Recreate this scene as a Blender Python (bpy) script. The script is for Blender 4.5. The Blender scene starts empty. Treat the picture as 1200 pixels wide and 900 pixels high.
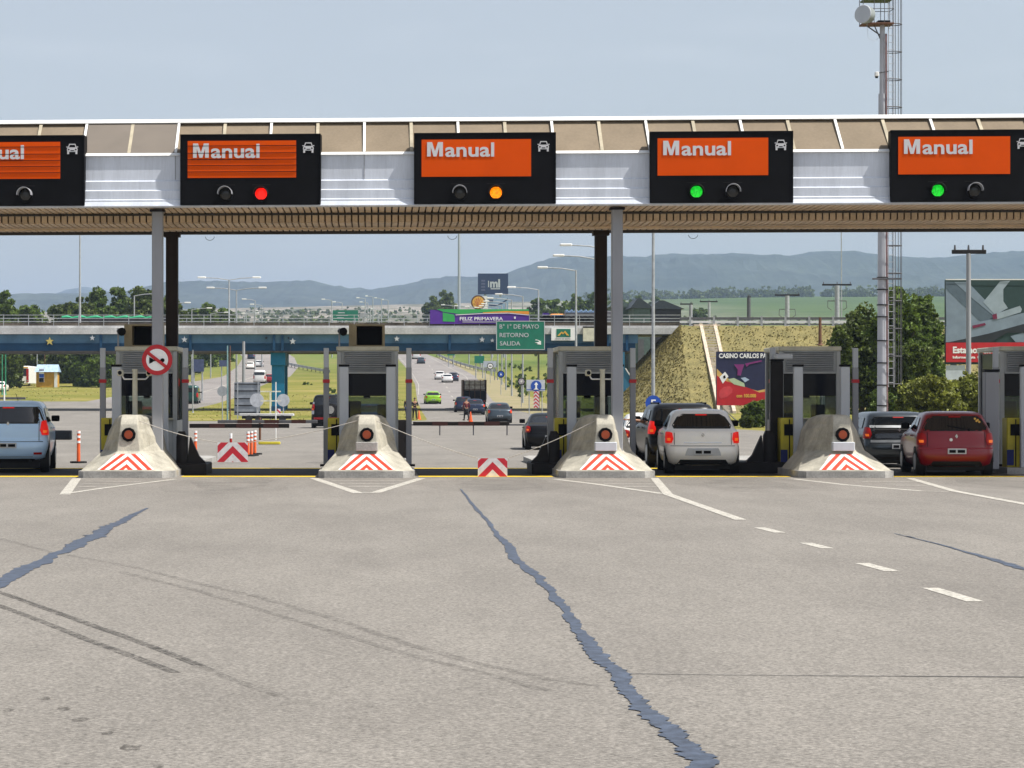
import bpy, math, random
from mathutils import Vector, Matrix
import numpy as np
random.seed(7); rng = np.random.default_rng(7)
R = math.radians; PI = math.pi
sc = bpy.context.scene
C = sc.collection
# ---------------------------------------------------------------- camera
F = 3000.0; CX = 445.0; CY = 467.0; CAMH = 1.7      # focal length in px of the 1200 px wide frame, axis of the lanes, eye level
cam = bpy.data.cameras.new('camera'); camo = bpy.data.objects.new('camera', cam); C.objects.link(camo)
cam.sensor_width = 36; cam.lens = 36*F/1200; cam.shift_x = (600-CX)/1200; cam.shift_y = (CY-450)/1200
cam.clip_start = .1; cam.clip_end = 40000
camo.location = (0, 0, CAMH); camo.rotation_euler = (R(90), 0, 0)
sc.camera = camo
# ---------------------------------------------------------------- world and sun
SUN = Vector((.49, -.17, .86)).normalized()
w = bpy.data.worlds.new('World'); sc.world = w; w.use_nodes = True
nt = w.node_tree; nt.nodes.clear()
sky = nt.nodes.new('ShaderNodeTexSky'); sky.sky_type = 'NISHITA'; sky.sun_disc = False
sky.sun_elevation = math.asin(SUN.z); sky.sun_rotation = math.atan2(SUN.x, SUN.y)
sky.air_density = 1.0; sky.dust_density = 3.0; sky.ozone_density = 1.0; sky.altitude = 400
bg = nt.nodes.new('ShaderNodeBackground'); bg.inputs[1].default_value = .108
tc = nt.nodes.new('ShaderNodeTexCoord'); mp = nt.nodes.new('ShaderNodeMapping'); mp.inputs['Scale'].default_value = (6, 6, 38)
no = nt.nodes.new('ShaderNodeTexNoise'); no.inputs['Scale'].default_value = 1.7; no.inputs['Detail'].default_value = 5
rp = nt.nodes.new('ShaderNodeValToRGB'); rp.color_ramp.elements[0].position = .52; rp.color_ramp.elements[1].position = .8
rp.color_ramp.elements[1].color = (.10, .10, .10, 1)
mx = nt.nodes.new('ShaderNodeMix'); mx.data_type = 'RGBA'; mx.inputs[7].default_value = (7.2, 7.3, 7.5, 1)
ou = nt.nodes.new('ShaderNodeOutputWorld')
L = nt.links
L.new(tc.outputs['Generated'], mp.inputs[0]); L.new(mp.outputs[0], no.inputs[0]); L.new(no.outputs[0], rp.inputs[0])
hs = nt.nodes.new('ShaderNodeHueSaturation'); hs.inputs['Saturation'].default_value = .44; L.new(sky.outputs[0], hs.inputs['Color'])
L.new(rp.outputs[0], mx.inputs[0]); L.new(hs.outputs[0], mx.inputs[6]); L.new(mx.outputs[2], bg.inputs[0]); L.new(bg.outputs[0], ou.inputs[0])
sl = bpy.data.lights.new('sun', 'SUN'); sl.energy = 4.7; sl.angle = R(.55); sl.color = (1, .955, .88)
so = bpy.data.objects.new('sun', sl); C.objects.link(so); so.rotation_euler = SUN.to_track_quat('Z', 'Y').to_euler()
so.location = (20, -10, 60)
sc.view_settings.view_transform = 'Standard'; sc.view_settings.look = 'None'; sc.view_settings.gamma = 1
sc.view_settings.exposure = .45
sc.cycles.volume_bounces = 1

# ---------------------------------------------------------------- helpers
def P(px, py, Y): return Vector(((px-CX)*Y/F, Y, CAMH+(CY-py)*Y/F))
def PX(px, Y): return (px-CX)*Y/F
def G(px, py, z=0.0):
    Y = (CAMH-z)*F/(py-CY); return Vector(((px-CX)*Y/F, Y, z))
HP = [(-300,0),(205,0),(250,.45),(286,1.1),(330,2.2),(390,3.8),(460,5.7),(600,11.3),(770,19),(1100,33),(1650,50),(2800,104),(3400,108),(12500,112)]
def H(y, px=None):
    for (a, za), (b, zb) in zip(HP, HP[1:]):
        if y <= b: return za+(zb-za)*(y-a)/(b-a)
    return HP[-1][1]

def mat(name, col, rough=.6, metal=0, var=.15, scale=3.0, fine=0.0, bump=0.0, bscale=30., spec=.5, col2=None, stretch=None, coat=0.0, emit=0.0, island=0.0, detail=4):
    m = bpy.data.materials.new(name); m.use_nodes = True
    n = m.node_tree.nodes; l = m.node_tree.links; b = n['Principled BSDF']
    c = tuple(col)+(1,)
    b.inputs['Roughness'].default_value = rough; b.inputs['Metallic'].default_value = metal
    b.inputs['Specular IOR Level'].default_value = spec
    b.inputs['Coat Weight'].default_value = coat; b.inputs['Coat Roughness'].default_value = .08
    t = n.new('ShaderNodeTexCoord'); mp = n.new('ShaderNodeMapping'); l.new(t.outputs['Object'], mp.inputs[0])
    if stretch: mp.inputs['Scale'].default_value = stretch
    no = n.new('ShaderNodeTexNoise'); no.inputs['Scale'].default_value = scale; no.inputs['Detail'].default_value = detail; no.inputs['Roughness'].default_value = .6
    l.new(mp.outputs[0], no.inputs[0])
    r = n.new('ShaderNodeValToRGB'); r.color_ramp.elements[0].position = .3; r.color_ramp.elements[1].position = .7
    c2 = tuple(col2)+(1,) if col2 else tuple(x*(1-2*var) for x in col)+(1,)
    c1 = c if col2 else tuple(min(1, x*(1+var)) for x in col)+(1,)
    r.color_ramp.elements[0].color = c2; r.color_ramp.elements[1].color = c1
    l.new(no.outputs[0], r.inputs[0]); out = r.outputs[0]
    if fine:
        f = n.new('ShaderNodeTexNoise'); f.inputs['Scale'].default_value = scale*14; f.inputs['Detail'].default_value = 3; l.new(mp.outputs[0], f.inputs[0])
        q = n.new('ShaderNodeMapRange'); q.inputs[1].default_value = .3; q.inputs[2].default_value = .7; q.inputs[3].default_value = 1-fine; q.inputs[4].default_value = 1+fine
        l.new(f.outputs[0], q.inputs[0]); k = n.new('ShaderNodeMix'); k.data_type = 'RGBA'; k.blend_type = 'MULTIPLY'; k.inputs[0].default_value = 1
        l.new(out, k.inputs[6]); l.new(q.outputs[0], k.inputs[7]); out = k.outputs[2]
    if island:
        g = n.new('ShaderNodeNewGeometry'); q = n.new('ShaderNodeMapRange'); q.inputs[3].default_value = 1-island; q.inputs[4].default_value = 1+island
        l.new(g.outputs['Random Per Island'], q.inputs[0]); k = n.new('ShaderNodeMix'); k.data_type = 'RGBA'; k.blend_type = 'MULTIPLY'; k.inputs[0].default_value = 1
        l.new(out, k.inputs[6]); l.new(q.outputs[0], k.inputs[7]); out = k.outputs[2]
    l.new(out, b.inputs['Base Color'])
    if bump:
        f = n.new('ShaderNodeTexNoise'); f.inputs['Scale'].default_value = bscale; f.inputs['Detail'].default_value = 4; l.new(mp.outputs[0], f.inputs[0])
        u = n.new('ShaderNodeBump'); u.inputs['Strength'].default_value = bump; u.inputs['Distance'].default_value = .02; l.new(f.outputs[0], u.inputs['Height']); l.new(u.outputs[0], b.inputs['Normal'])
    if emit:
        b.inputs['Emission Color'].default_value = c; b.inputs['Emission Strength'].default_value = emit
    return m

def stripe_mat(name, ca, cb, slope, period, phase=0.0, rough=.5, axis='x'):
    m = bpy.data.materials.new(name); m.use_nodes = True; n = m.node_tree.nodes; l = m.node_tree.links; b = n['Principled BSDF']
    t = n.new('ShaderNodeTexCoord'); s = n.new('ShaderNodeSeparateXYZ'); l.new(t.outputs['Object'], s.inputs[0])
    def M(op, a, v):
        x = n.new('ShaderNodeMath'); x.operation = op
        for i, q in enumerate((a, v)):
            if q is None: continue
            if isinstance(q, (int, float)): x.inputs[i].default_value = q
            else: l.new(q, x.inputs[i])
        return x.outputs[0]
    v = M('ADD', M('MULTIPLY', M('ABSOLUTE', s.outputs[0], None), slope), s.outputs[2]) if axis == 'x' else s.outputs[2]
    v = M('FRACT', M('MULTIPLY', M('ADD', v, phase), 1/period), None)
    v = M('GREATER_THAN', v, .5)
    no = n.new('ShaderNodeTexNoise'); no.inputs['Scale'].default_value = 12; no.inputs['Detail'].default_value = 5; l.new(t.outputs['Object'], no.inputs[0])
    q = n.new('ShaderNodeMapRange'); q.inputs[1].default_value = .35; q.inputs[2].default_value = .62; q.inputs[3].default_value = .82; q.inputs[4].default_value = 1; l.new(no.outputs[0], q.inputs[0])
    k = n.new('ShaderNodeMix'); k.data_type = 'RGBA'; l.new(v, k.inputs[0]); k.inputs[6].default_value = tuple(ca)+(1,); k.inputs[7].default_value = tuple(cb)+(1,)
    k2 = n.new('ShaderNodeMix'); k2.data_type = 'RGBA'; k2.blend_type = 'MULTIPLY'; k2.inputs[0].default_value = 1; l.new(k.outputs[2], k2.inputs[6]); l.new(q.outputs[0], k2.inputs[7])
    l.new(k2.outputs[2], b.inputs['Base Color']); b.inputs['Roughness'].default_value = rough
    return m

def signal_mat(name, col, e):
    """lit lens made of small bright cells"""
    m = mat(name, col, .3); n = m.node_tree.nodes; l = m.node_tree.links; b = n['Principled BSDF']
    t = n.new('ShaderNodeTexCoord'); v = n.new('ShaderNodeTexVoronoi'); v.inputs['Scale'].default_value = 34; l.new(t.outputs['Object'], v.inputs[0])
    q = n.new('ShaderNodeMapRange'); q.inputs[1].default_value = .1; q.inputs[2].default_value = .75; q.inputs[3].default_value = e*1.35; q.inputs[4].default_value = e*.35; l.new(v.outputs['Distance'], q.inputs[0])
    b.inputs['Emission Color'].default_value = tuple(col)+(1,); l.new(q.outputs[0], b.inputs['Emission Strength']); return m
def fade_mat(name, col, amount, scale=6, rough=.9, lo=.4, hi=.62):
    """thin worn film on the road: patchy cover through which the road shows"""
    m = bpy.data.materials.new(name); m.use_nodes = True; n = m.node_tree.nodes; l = m.node_tree.links; b = n['Principled BSDF']
    b.inputs['Base Color'].default_value = tuple(col)+(1,); b.inputs['Roughness'].default_value = rough
    t = n.new('ShaderNodeTexCoord'); no = n.new('ShaderNodeTexNoise'); no.inputs['Scale'].default_value = scale; no.inputs['Detail'].default_value = 6; no.inputs['Roughness'].default_value = .75
    l.new(t.outputs['Object'], no.inputs[0])
    q = n.new('ShaderNodeMapRange'); q.inputs[1].default_value = lo; q.inputs[2].default_value = hi; q.inputs[3].default_value = 0; q.inputs[4].default_value = amount
    l.new(no.outputs[0], q.inputs[0]); l.new(q.outputs[0], b.inputs['Alpha'])
    return m

def pane_mat(name, tint, gloss=.12):
    m = bpy.data.materials.new(name); m.use_nodes = True; n = m.node_tree.nodes; l = m.node_tree.links; n.remove(n['Principled BSDF'])
    a = n.new('ShaderNodeBsdfTransparent'); a.inputs[0].default_value = tuple(tint)+(1,)
    g = n.new('ShaderNodeBsdfGlossy'); g.inputs['Roughness'].default_value = .03
    x = n.new('ShaderNodeMixShader'); x.inputs[0].default_value = gloss
    l.new(a.outputs[0], x.inputs[1]); l.new(g.outputs[0], x.inputs[2]); l.new(x.outputs[0], n['Material Output'].inputs[0])
    return m

M = {}
M['fascia'] = mat('white_fascia', (.60,.64,.72), .45, var=.09, scale=2.2, stretch=(1,1,.12), fine=.05, detail=8)
M['white'] = mat('white_paint', (.8,.8,.78), .45, var=.05, scale=2)
M['beige'] = mat('beige_dusty_panel', (.215,.172,.122), .8, var=.07, scale=1.2, fine=.06, spec=.2, stretch=(1,1,.5))
M['soffit'] = mat('brown_corrugated_soffit', (.66,.50,.335), .6, var=.12, scale=1.5, fine=.08)
M['soffit_dark'] = mat('dark_soffit_edge', (.05,.045,.04), .7)
M['black'] = mat('black_casing', (.004,.004,.005), .55, var=.2, scale=2, spec=.12)
M['steel'] = mat('grey_painted_steel', (.30,.31,.34), .5, var=.08, scale=1.3, stretch=(1,1,.3))
M['steel_light'] = mat('light_grey_panel', (.50,.53,.57), .45, var=.08, scale=1.3, stretch=(1,1,.3))
M['steel_dark'] = mat('dark_steel', (.016,.014,.014), .6, var=.2, spec=.2)
M['galv'] = mat('galvanised_steel', (.42,.44,.46), .45, metal=.35, var=.12, scale=4)
M['brown_col'] = mat('dark_brown_column', (.022,.014,.011), .6, var=.1, spec=.2)
M['concrete'] = mat('cast_concrete', (.44,.415,.345), .85, var=.22, scale=2.2, fine=.12, bump=.25, bscale=45, detail=8)
M['concrete_grey'] = mat('grey_concrete', (.36,.35,.33), .9, var=.2, scale=2, fine=.15, bump=.3)
M['kerbpaint'] = mat('cream_paint', (.62,.60,.48), .6, var=.1, fine=.05)
M['booth_wall'] = mat('grey_green_booth_panel', (.46,.48,.48), .5, var=.08, scale=1.5)
M['shutter'] = mat('louvre_grey', (.42,.44,.46), .5, var=.08)
M['yellow'] = mat('yellow_cabinet', (.50,.42,.02), .5, var=.12)
M['yellow_line'] = mat('yellow_road_paint', (.85,.58,.01), .7, var=.12, scale=4, fine=.15)
M['line'] = mat('white_road_paint', (.50,.475,.42), .8, var=.1, scale=3, fine=.16)
M['rubber'] = mat('tyre_rubber', (.012,.012,.012), .85, var=.2)
M['darkglass'] = mat('dark_window_glass', (.008,.010,.013), .06, var=.1, spec=.8)
M['film'] = mat('dark_blue_window_film', (.003,.004,.010), .15, var=.1, spec=.25)
M['red'] = mat('red_plastic', (.40,.008,.006), .35, var=.1, spec=.3)
M['redsign'] = mat('red_sign_paint', (.50,.012,.02), .4, var=.06)
M['taillit'] = mat('lit_tail_light', (.62,.010,.005), .35, var=.05, emit=.45, spec=.3)
M['tailamber'] = mat('amber_lens', (.85,.16,.015), .3, var=.05, emit=.35)
M['orange'] = mat('orange_plastic', (.85,.13,.025), .5, var=.1)
M['orangepanel'] = mat('orange_display_panel', (.70,.078,.001), .6, var=.04, scale=1, spec=.1)
M['lettering'] = mat('white_lettering', (.60,.60,.62), .7, spec=.1, var=.03)
M['whitetext'] = mat('white_sign_text', (.85,.85,.85), .5, var=.02)
M['chevron'] = stripe_mat('red_white_chevron_paint', (.80,.78,.76), (.75,.05,.02), .80, .165, .03)
M['chevboard'] = stripe_mat('red_white_chevron_board', (.66,.64,.66), (.50,.012,.03), 1.0, .33, .19)
M['signgreen'] = mat('green_sign_sheet', (.005,.17,.105), .4, var=.08, scale=1)
M['signblue'] = mat('blue_sign_sheet', (.01,.07,.40), .4, var=.06)
M['signgrey'] = mat('bare_sign_back', (.36,.38,.42), .5, metal=.2, var=.1)
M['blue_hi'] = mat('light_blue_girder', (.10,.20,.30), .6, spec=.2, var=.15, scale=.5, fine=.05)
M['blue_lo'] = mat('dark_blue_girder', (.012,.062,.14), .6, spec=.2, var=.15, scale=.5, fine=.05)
M['blue_pier'] = mat('blue_painted_pier', (.012,.16,.30), .6, spec=.2, var=.1, scale=.6, fine=.05)
M['parapet'] = mat('pale_concrete_parapet', (.50,.50,.50), .8, var=.14, scale=.4, fine=.12)
M['purple'] = mat('purple_banner', (.09,.02,.30), .6, var=.06)
M['green_ban'] = mat('green_banner', (.03,.38,.09), .6, var=.06)
M['orange_ban'] = mat('orange_banner', (.8,.30,.03), .6, var=.05)
M['navy'] = mat('navy_billboard', (.02,.04,.11), .5, var=.1)
M['gold'] = mat('golden_emblem', (.75,.42,.06), .5, var=.1)
M['lamp_off'] = mat('dark_lens', (.02,.02,.02), .2)
M['bitumen'] = mat('bitumen_sealant', (.060,.078,.115), .5, var=.3, scale=9, fine=.25, bump=.1, spec=.6)
M['shadestrip'] = mat('shadow_darkened_asphalt', (.014,.011,.010), .85, var=.3, scale=1.2, fine=.3)  # near-black colour that deepens the canopy shadow on the lanes
M['rail_dark'] = mat('dark_steel_rail', (.09,.09,.10), .5, var=.15)
M['wood'] = mat('timber_rust', (.14,.06,.03), .8, var=.2)
M['bark'] = mat('tree_bark', (.07,.05,.035), .9, var=.25, scale=8, bump=.4)
M['leaf'] = mat('green_leaves', (.115,.17,.03), .55, var=.2, scale=.6, island=.65, spec=.3)
M['leafdark'] = mat('dark_green_leaves', (.10,.135,.025), .55, var=.2, scale=.6, island=.65, spec=.3)
M['leafyellow'] = mat('yellow_green_leaves', (.21,.23,.04), .55, var=.2, scale=.8, island=.65, spec=.3)
M['pane'] = pane_mat('clear_booth_glass', (.62,.68,.66), .07)
M['skin'] = mat('skin', (.35,.18,.11), .6, var=.05)
M['hair'] = mat('black_hair', (.012,.01,.008), .6, var=.1)
M['cloth_black'] = mat('black_clothing', (.012,.012,.014), .85, var=.2)
M['cloth_blue'] = mat('blue_clothing', (.02,.03,.16), .85, var=.2)
M['cloth_red'] = mat('dark_red_vest', (.12,.015,.02), .85, var=.2)
M['chrome'] = mat('chrome_trim', (.6,.6,.6), .15, metal=.9, var=.05)
M['plate'] = mat('number_plate', (.5,.52,.55), .4, var=.05)
M['mast'] = mat('painted_mast_steel', (.44,.45,.49), .5, var=.1, scale=1)

for k_ in ('leaf', 'leafdark', 'leafyellow'):        # thin leaves let some sun through
    m_ = M[k_]; n_ = m_.node_tree.nodes; l_ = m_.node_tree.links; b_ = n_['Principled BSDF']; tr = n_.new('ShaderNodeBsdfTranslucent'); src = b_.inputs['Base Color'].links[0].from_socket
    l_.new(src, tr.inputs[0]); x_ = n_.new('ShaderNodeMixShader'); x_.inputs[0].default_value = .38; l_.new(b_.outputs[0], x_.inputs[1]); l_.new(tr.outputs[0], x_.inputs[2]); l_.new(x_.outputs[0], n_['Material Output'].inputs[0])
m_ = M['line']; n_ = m_.node_tree.nodes; l_ = m_.node_tree.links     # worn paint lets the road through
t_ = n_.new('ShaderNodeTexCoord'); o_ = n_.new('ShaderNodeTexNoise'); o_.inputs['Scale'].default_value = 16; o_.inputs['Detail'].default_value = 6; o_.inputs['Roughness'].default_value = .8; l_.new(t_.outputs['Object'], o_.inputs[0])
q_ = n_.new('ShaderNodeMapRange'); q_.inputs[1].default_value = .36; q_.inputs[2].default_value = .5; q_.inputs[3].default_value = .25; q_.inputs[4].default_value = .97; l_.new(o_.outputs[0], q_.inputs[0]); l_.new(q_.outputs[0], n_['Principled BSDF'].inputs['Alpha'])
class MB:
    def __init__(s): s.v = []; s.f = []; s.m = []; s.s = []
    def add(s, vs, fs, m=0, smooth=False):
        o = len(s.v); s.v += [tuple(v) for v in vs]
        for f in fs: s.f.append(tuple(i+o for i in f)); s.m.append(m); s.s.append(smooth)
        return s
    def box(s, x0, x1, y0, y1, z0, z1, m=0):
        return s.add([(x0,y0,z0),(x1,y0,z0),(x1,y1,z0),(x0,y1,z0),(x0,y0,z1),(x1,y0,z1),(x1,y1,z1),(x0,y1,z1)],
                     [(0,3,2,1),(4,5,6,7),(0,1,5,4),(1,2,6,5),(2,3,7,6),(3,0,4,7)], m)
    def bbox(s, x0, x1, y0, y1, z0, z1, b=.02, m=0):
        """box with bevelled vertical and top edges"""
        def ring(i, z): return [(x0+i+b,y0+i,z),(x1-i-b,y0+i,z),(x1-i,y0+i+b,z),(x1-i,y1-i-b,z),(x1-i-b,y1-i,z),(x0+i+b,y1-i,z),(x0+i,y1-i-b,z),(x0+i,y0+i+b,z)]
        return s.loft([ring(b*.6, z0), ring(0, z0+b*.6), ring(0, z1-b*.6), ring(b*.6, z1)], m)
    def loft(s, rings, m=0, smooth=False, caps=True):
        n = len(rings[0]); vs = [p for r in rings for p in r]; fs = []
        for i in range(len(rings)-1):
            for j in range(n):
                k = (j+1) % n; fs.append((i*n+j, i*n+k, (i+1)*n+k, (i+1)*n+j))
        s.add(vs, fs, m, smooth)
        if caps:
            s.add(rings[0], [tuple(range(n-1, -1, -1))], m); s.add(rings[-1], [tuple(range(n))], m)
        return s
    def cyl(s, p0, p1, r0, r1=None, n=12, m=0, smooth=True, caps=True):
        p0 = Vector(p0); p1 = Vector(p1); r1 = r0 if r1 is None else r1
        d = (p1-p0).normalized(); a = d.orthogonal().normalized(); b = d.cross(a)
        rg = [[p+(a*math.cos(2*PI*i/n)+b*math.sin(2*PI*i/n))*r for i in range(n)] for p, r in ((p0, r0), (p1, r1))]
        return s.loft(rg, m, smooth, caps)
    def tube(s, pts, r, n=8, m=0):
        for a, b in zip(pts, pts[1:]):
            s.cyl(a, b, r, r, n, m)
        return s
    def prism(s, poly, y0, y1, m=0):
        """outline in x,z extruded along y"""
        n = len(poly); a = [(x, y0, z) for x, z in poly]; b = [(x, y1, z) for x, z in poly]
        return s.add(a+b, [tuple(range(n)), tuple(range(2*n-1, n-1, -1))]+[(i, i+n, (i+1) % n+n, (i+1) % n) for i in range(n)], m)
    def flat(s, poly, z, m=0):
        return s.add([(x, y, z) for x, y in poly], [tuple(range(len(poly)))], m)
    def ball(s, c, r, n=12, k=8, m=0, sc=(1,1,1)):
        rg = []
        for j in range(1, k):
            a = PI*j/k-PI/2; rg.append([(c[0]+sc[0]*r*math.cos(a)*math.cos(2*PI*i/n), c[1]+sc[1]*r*math.cos(a)*math.sin(2*PI*i/n), c[2]+sc[2]*r*math.sin(a)) for i in range(n)])
        return s.loft(rg, m, True)
    def disc(s, cx, cz, r, y0, y1, n=24, m=0):
        return s.prism([(cx+r*math.cos(2*PI*i/n), cz+r*math.sin(2*PI*i/n)) for i in range(n)], y0, y1, m)
    def build(s, name, mats, parent=None, loc=None, skew=None):
        me = bpy.data.meshes.new(name)
        vs = s.v if skew is None else [(x, y+skew*x, z) for x, y, z in s.v]
        me.from_pydata(vs, [], s.f); me.validate(clean_customdata=False)
        if len(me.polygons) == len(s.f):
            me.polygons.foreach_set('material_index', s.m); me.polygons.foreach_set('use_smooth', s.s)
        for m in (mats if isinstance(mats, (list, tuple)) else [mats]): me.materials.append(M[m] if isinstance(m, str) else m)
        import bmesh
        bm = bmesh.new(); bm.from_mesh(me); bmesh.ops.recalc_face_normals(bm, faces=bm.faces); bm.to_mesh(me); bm.free()
        o = bpy.data.objects.new(name, me); C.objects.link(o)
        if parent: o.parent = parent
        if loc: o.location = loc
        return o

def tag(o, label, cat, group=None, kind=None):
    o['label'] = label; o['category'] = cat
    if group: o['group'] = group
    if kind: o['kind'] = kind
    return o
def thing(name, label, cat, loc=(0,0,0), rotz=0, group=None):
    o = bpy.data.objects.new(name, None); C.objects.link(o); o.empty_display_size = .3
    o.location = loc; o.rotation_euler = (0, 0, rotz); return tag(o, label, cat, group)
def struct(o): o['kind'] = 'structure'; return o
KIDS = {}
def dup(root, loc, rotz=0, label=None, group=None, scale=None):
    r = root.copy(); C.objects.link(r); r.location = loc; r.rotation_euler = (0, 0, rotz)
    if label: r['label'] = label
    if group: r['group'] = group
    if scale: r.scale = scale
    def rec(src, dst):
        for ch in list(src.children):
            c = ch.copy(); C.objects.link(c); c.parent = dst; rec(ch, c)
    rec(root, r); return r

def text(body, size, name, m, parent, x, y, z, align='LEFT', bold=.0, sx=1.0, ext=.004, rotx=None):
    cu = bpy.data.curves.new(name, 'FONT'); cu.body = body; cu.size = size; cu.offset = bold; cu.extrude = ext; cu.align_x = align; cu.resolution_u = 3
    t = bpy.data.objects.new(name, cu); C.objects.link(t)
    me = bpy.data.meshes.new_from_object(t.evaluated_get(bpy.context.evaluated_depsgraph_get()))
    bpy.data.objects.remove(t); bpy.data.curves.remove(cu)
    me.transform(Matrix.Translation((x, y, z)) @ Matrix.Rotation(PI/2, 4, 'X') @ Matrix.Diagonal((sx, 1, 1, 1)))
    me.materials.clear(); me.materials.append(M[m]); me.name = name
    o = bpy.data.objects.new(name, me); C.objects.link(o); o.parent = parent
    return o

# ================================================================ SETTING
# terrain material
def ground_mat():
    m = bpy.data.materials.new('grass_and_fields'); m.use_nodes = True; n = m.node_tree.nodes; l = m.node_tree.links; b = n['Principled BSDF']; b.inputs['Roughness'].default_value = .95; b.inputs['Specular IOR Level'].default_value = .1
    t = n.new('ShaderNodeTexCoord'); s = n.new('ShaderNodeSeparateXYZ'); l.new(t.outputs['Object'], s.inputs[0])
    def noise(sc, d=5, st=None):
        x = n.new('ShaderNodeTexNoise'); x.inputs['Scale'].default_value = sc; x.inputs['Detail'].default_value = d; x.inputs['Roughness'].default_value = .65
        if st:
            mp = n.new('ShaderNodeMapping'); mp.inputs['Scale'].default_value = st; l.new(t.outputs['Object'], mp.inputs[0]); l.new(mp.outputs[0], x.inputs[0])
        else: l.new(t.outputs['Object'], x.inputs[0])
        return x.outputs[0]
    def ramp(v, stops):
        r = n.new('ShaderNodeValToRGB'); e = r.color_ramp.elements
        while len(e) < len(stops): e.new(.5)
        for q, (p, c) in zip(e, stops): q.position = p; q.color = tuple(c)+(1,)
        l.new(v, r.inputs[0]); return r.outputs[0]
    def rng_(v, a, b_):
        q = n.new('ShaderNodeMapRange'); q.inputs[1].default_value = a; q.inputs[2].default_value = b_; l.new(v, q.inputs[0]); return q.outputs[0]
    def mix(f, a, c):
        k = n.new('ShaderNodeMix'); k.data_type = 'RGBA'; l.new(f, k.inputs[0]); l.new(a, k.inputs[6]); l.new(c, k.inputs[7]); return k.outputs[2]
    near = ramp(noise(.09, 10), [(.30, (.11,.13,.02)), (.5, (.19,.18,.04)), (.70, (.28,.23,.08))])
    mid = ramp(noise(.035, 9, (1,.5,1)), [(.35, (.06,.10,.02)), (.5, (.13,.17,.04)), (.65, (.19,.18,.06))])
    town = ramp(noise(.022, 9, (1,.25,1)), [(.36, (.07,.085,.05)), (.48, (.18,.16,.13)), (.62, (.32,.29,.25))])
    crop = ramp(noise(.006, 6, (.4,2,1)), [(.4, (.045,.08,.018)), (.6, (.07,.11,.028))])
    far = mix(rng_(s.outputs[0], 100, 330), town, crop)
    g = mix(rng_(s.outputs[1], 420, 560), near, mid)
    g = mix(rng_(s.outputs[1], 1150, 1300), g, far)
    l.new(g, b.inputs['Base Color'])
    return m
M['ground'] = ground_mat()
# ground sheet: constant height across the highway, rolling farther away
ys = sorted({a for a, _ in HP} | {1200, 1400, 1900, 2150, 2400, 2600})
xs = [-9000,-4000,-2000,-1000,-600,-400,-250,-150,-80,0,80,150,250,400,600,1000,2000,4000,9000]
def farz(x, y):
    z = H(y)
    if y > 1100:
        t = min(1, (y-1100)/1700); u = max(-1, min(1, x/450)); z += t*(10*u+ (0 if u > 0 else 0))
    return z
b = MB(); vs = [(x, y, farz(x, y)) for y in ys for x in xs]; nx = len(xs)
b.add(vs, [(j*nx+i, j*nx+i+1, (j+1)*nx+i+1, (j+1)*nx+i) for j in range(len(ys)-1) for i in range(nx-1)])
struct(b.build('ground', 'ground'))

def strip(name, rows, m, off):
    """rows (Y, xl, xr) draped on the ground, cut at every bend of the ground"""
    br = [a for a, _ in HP]; out = []
    for (a, l0, r0), (c, l1, r1) in zip(rows, rows[1:]):
        cut = [a]+[q for q in br if a < q < c]
        for q in cut: t = (q-a)/(c-a); out.append((q, l0+(l1-l0)*t, r0+(r1-r0)*t))
    out.append(rows[-1]); b = MB()
    vs = [p for y, xl, xr in out for p in ((xl, y, H(y)+off), (xr, y, H(y)+off))]
    b.add(vs, [(2*i, 2*i+1, 2*i+3, 2*i+2) for i in range(len(out)-1)])
    return b.build(name, m)

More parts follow.
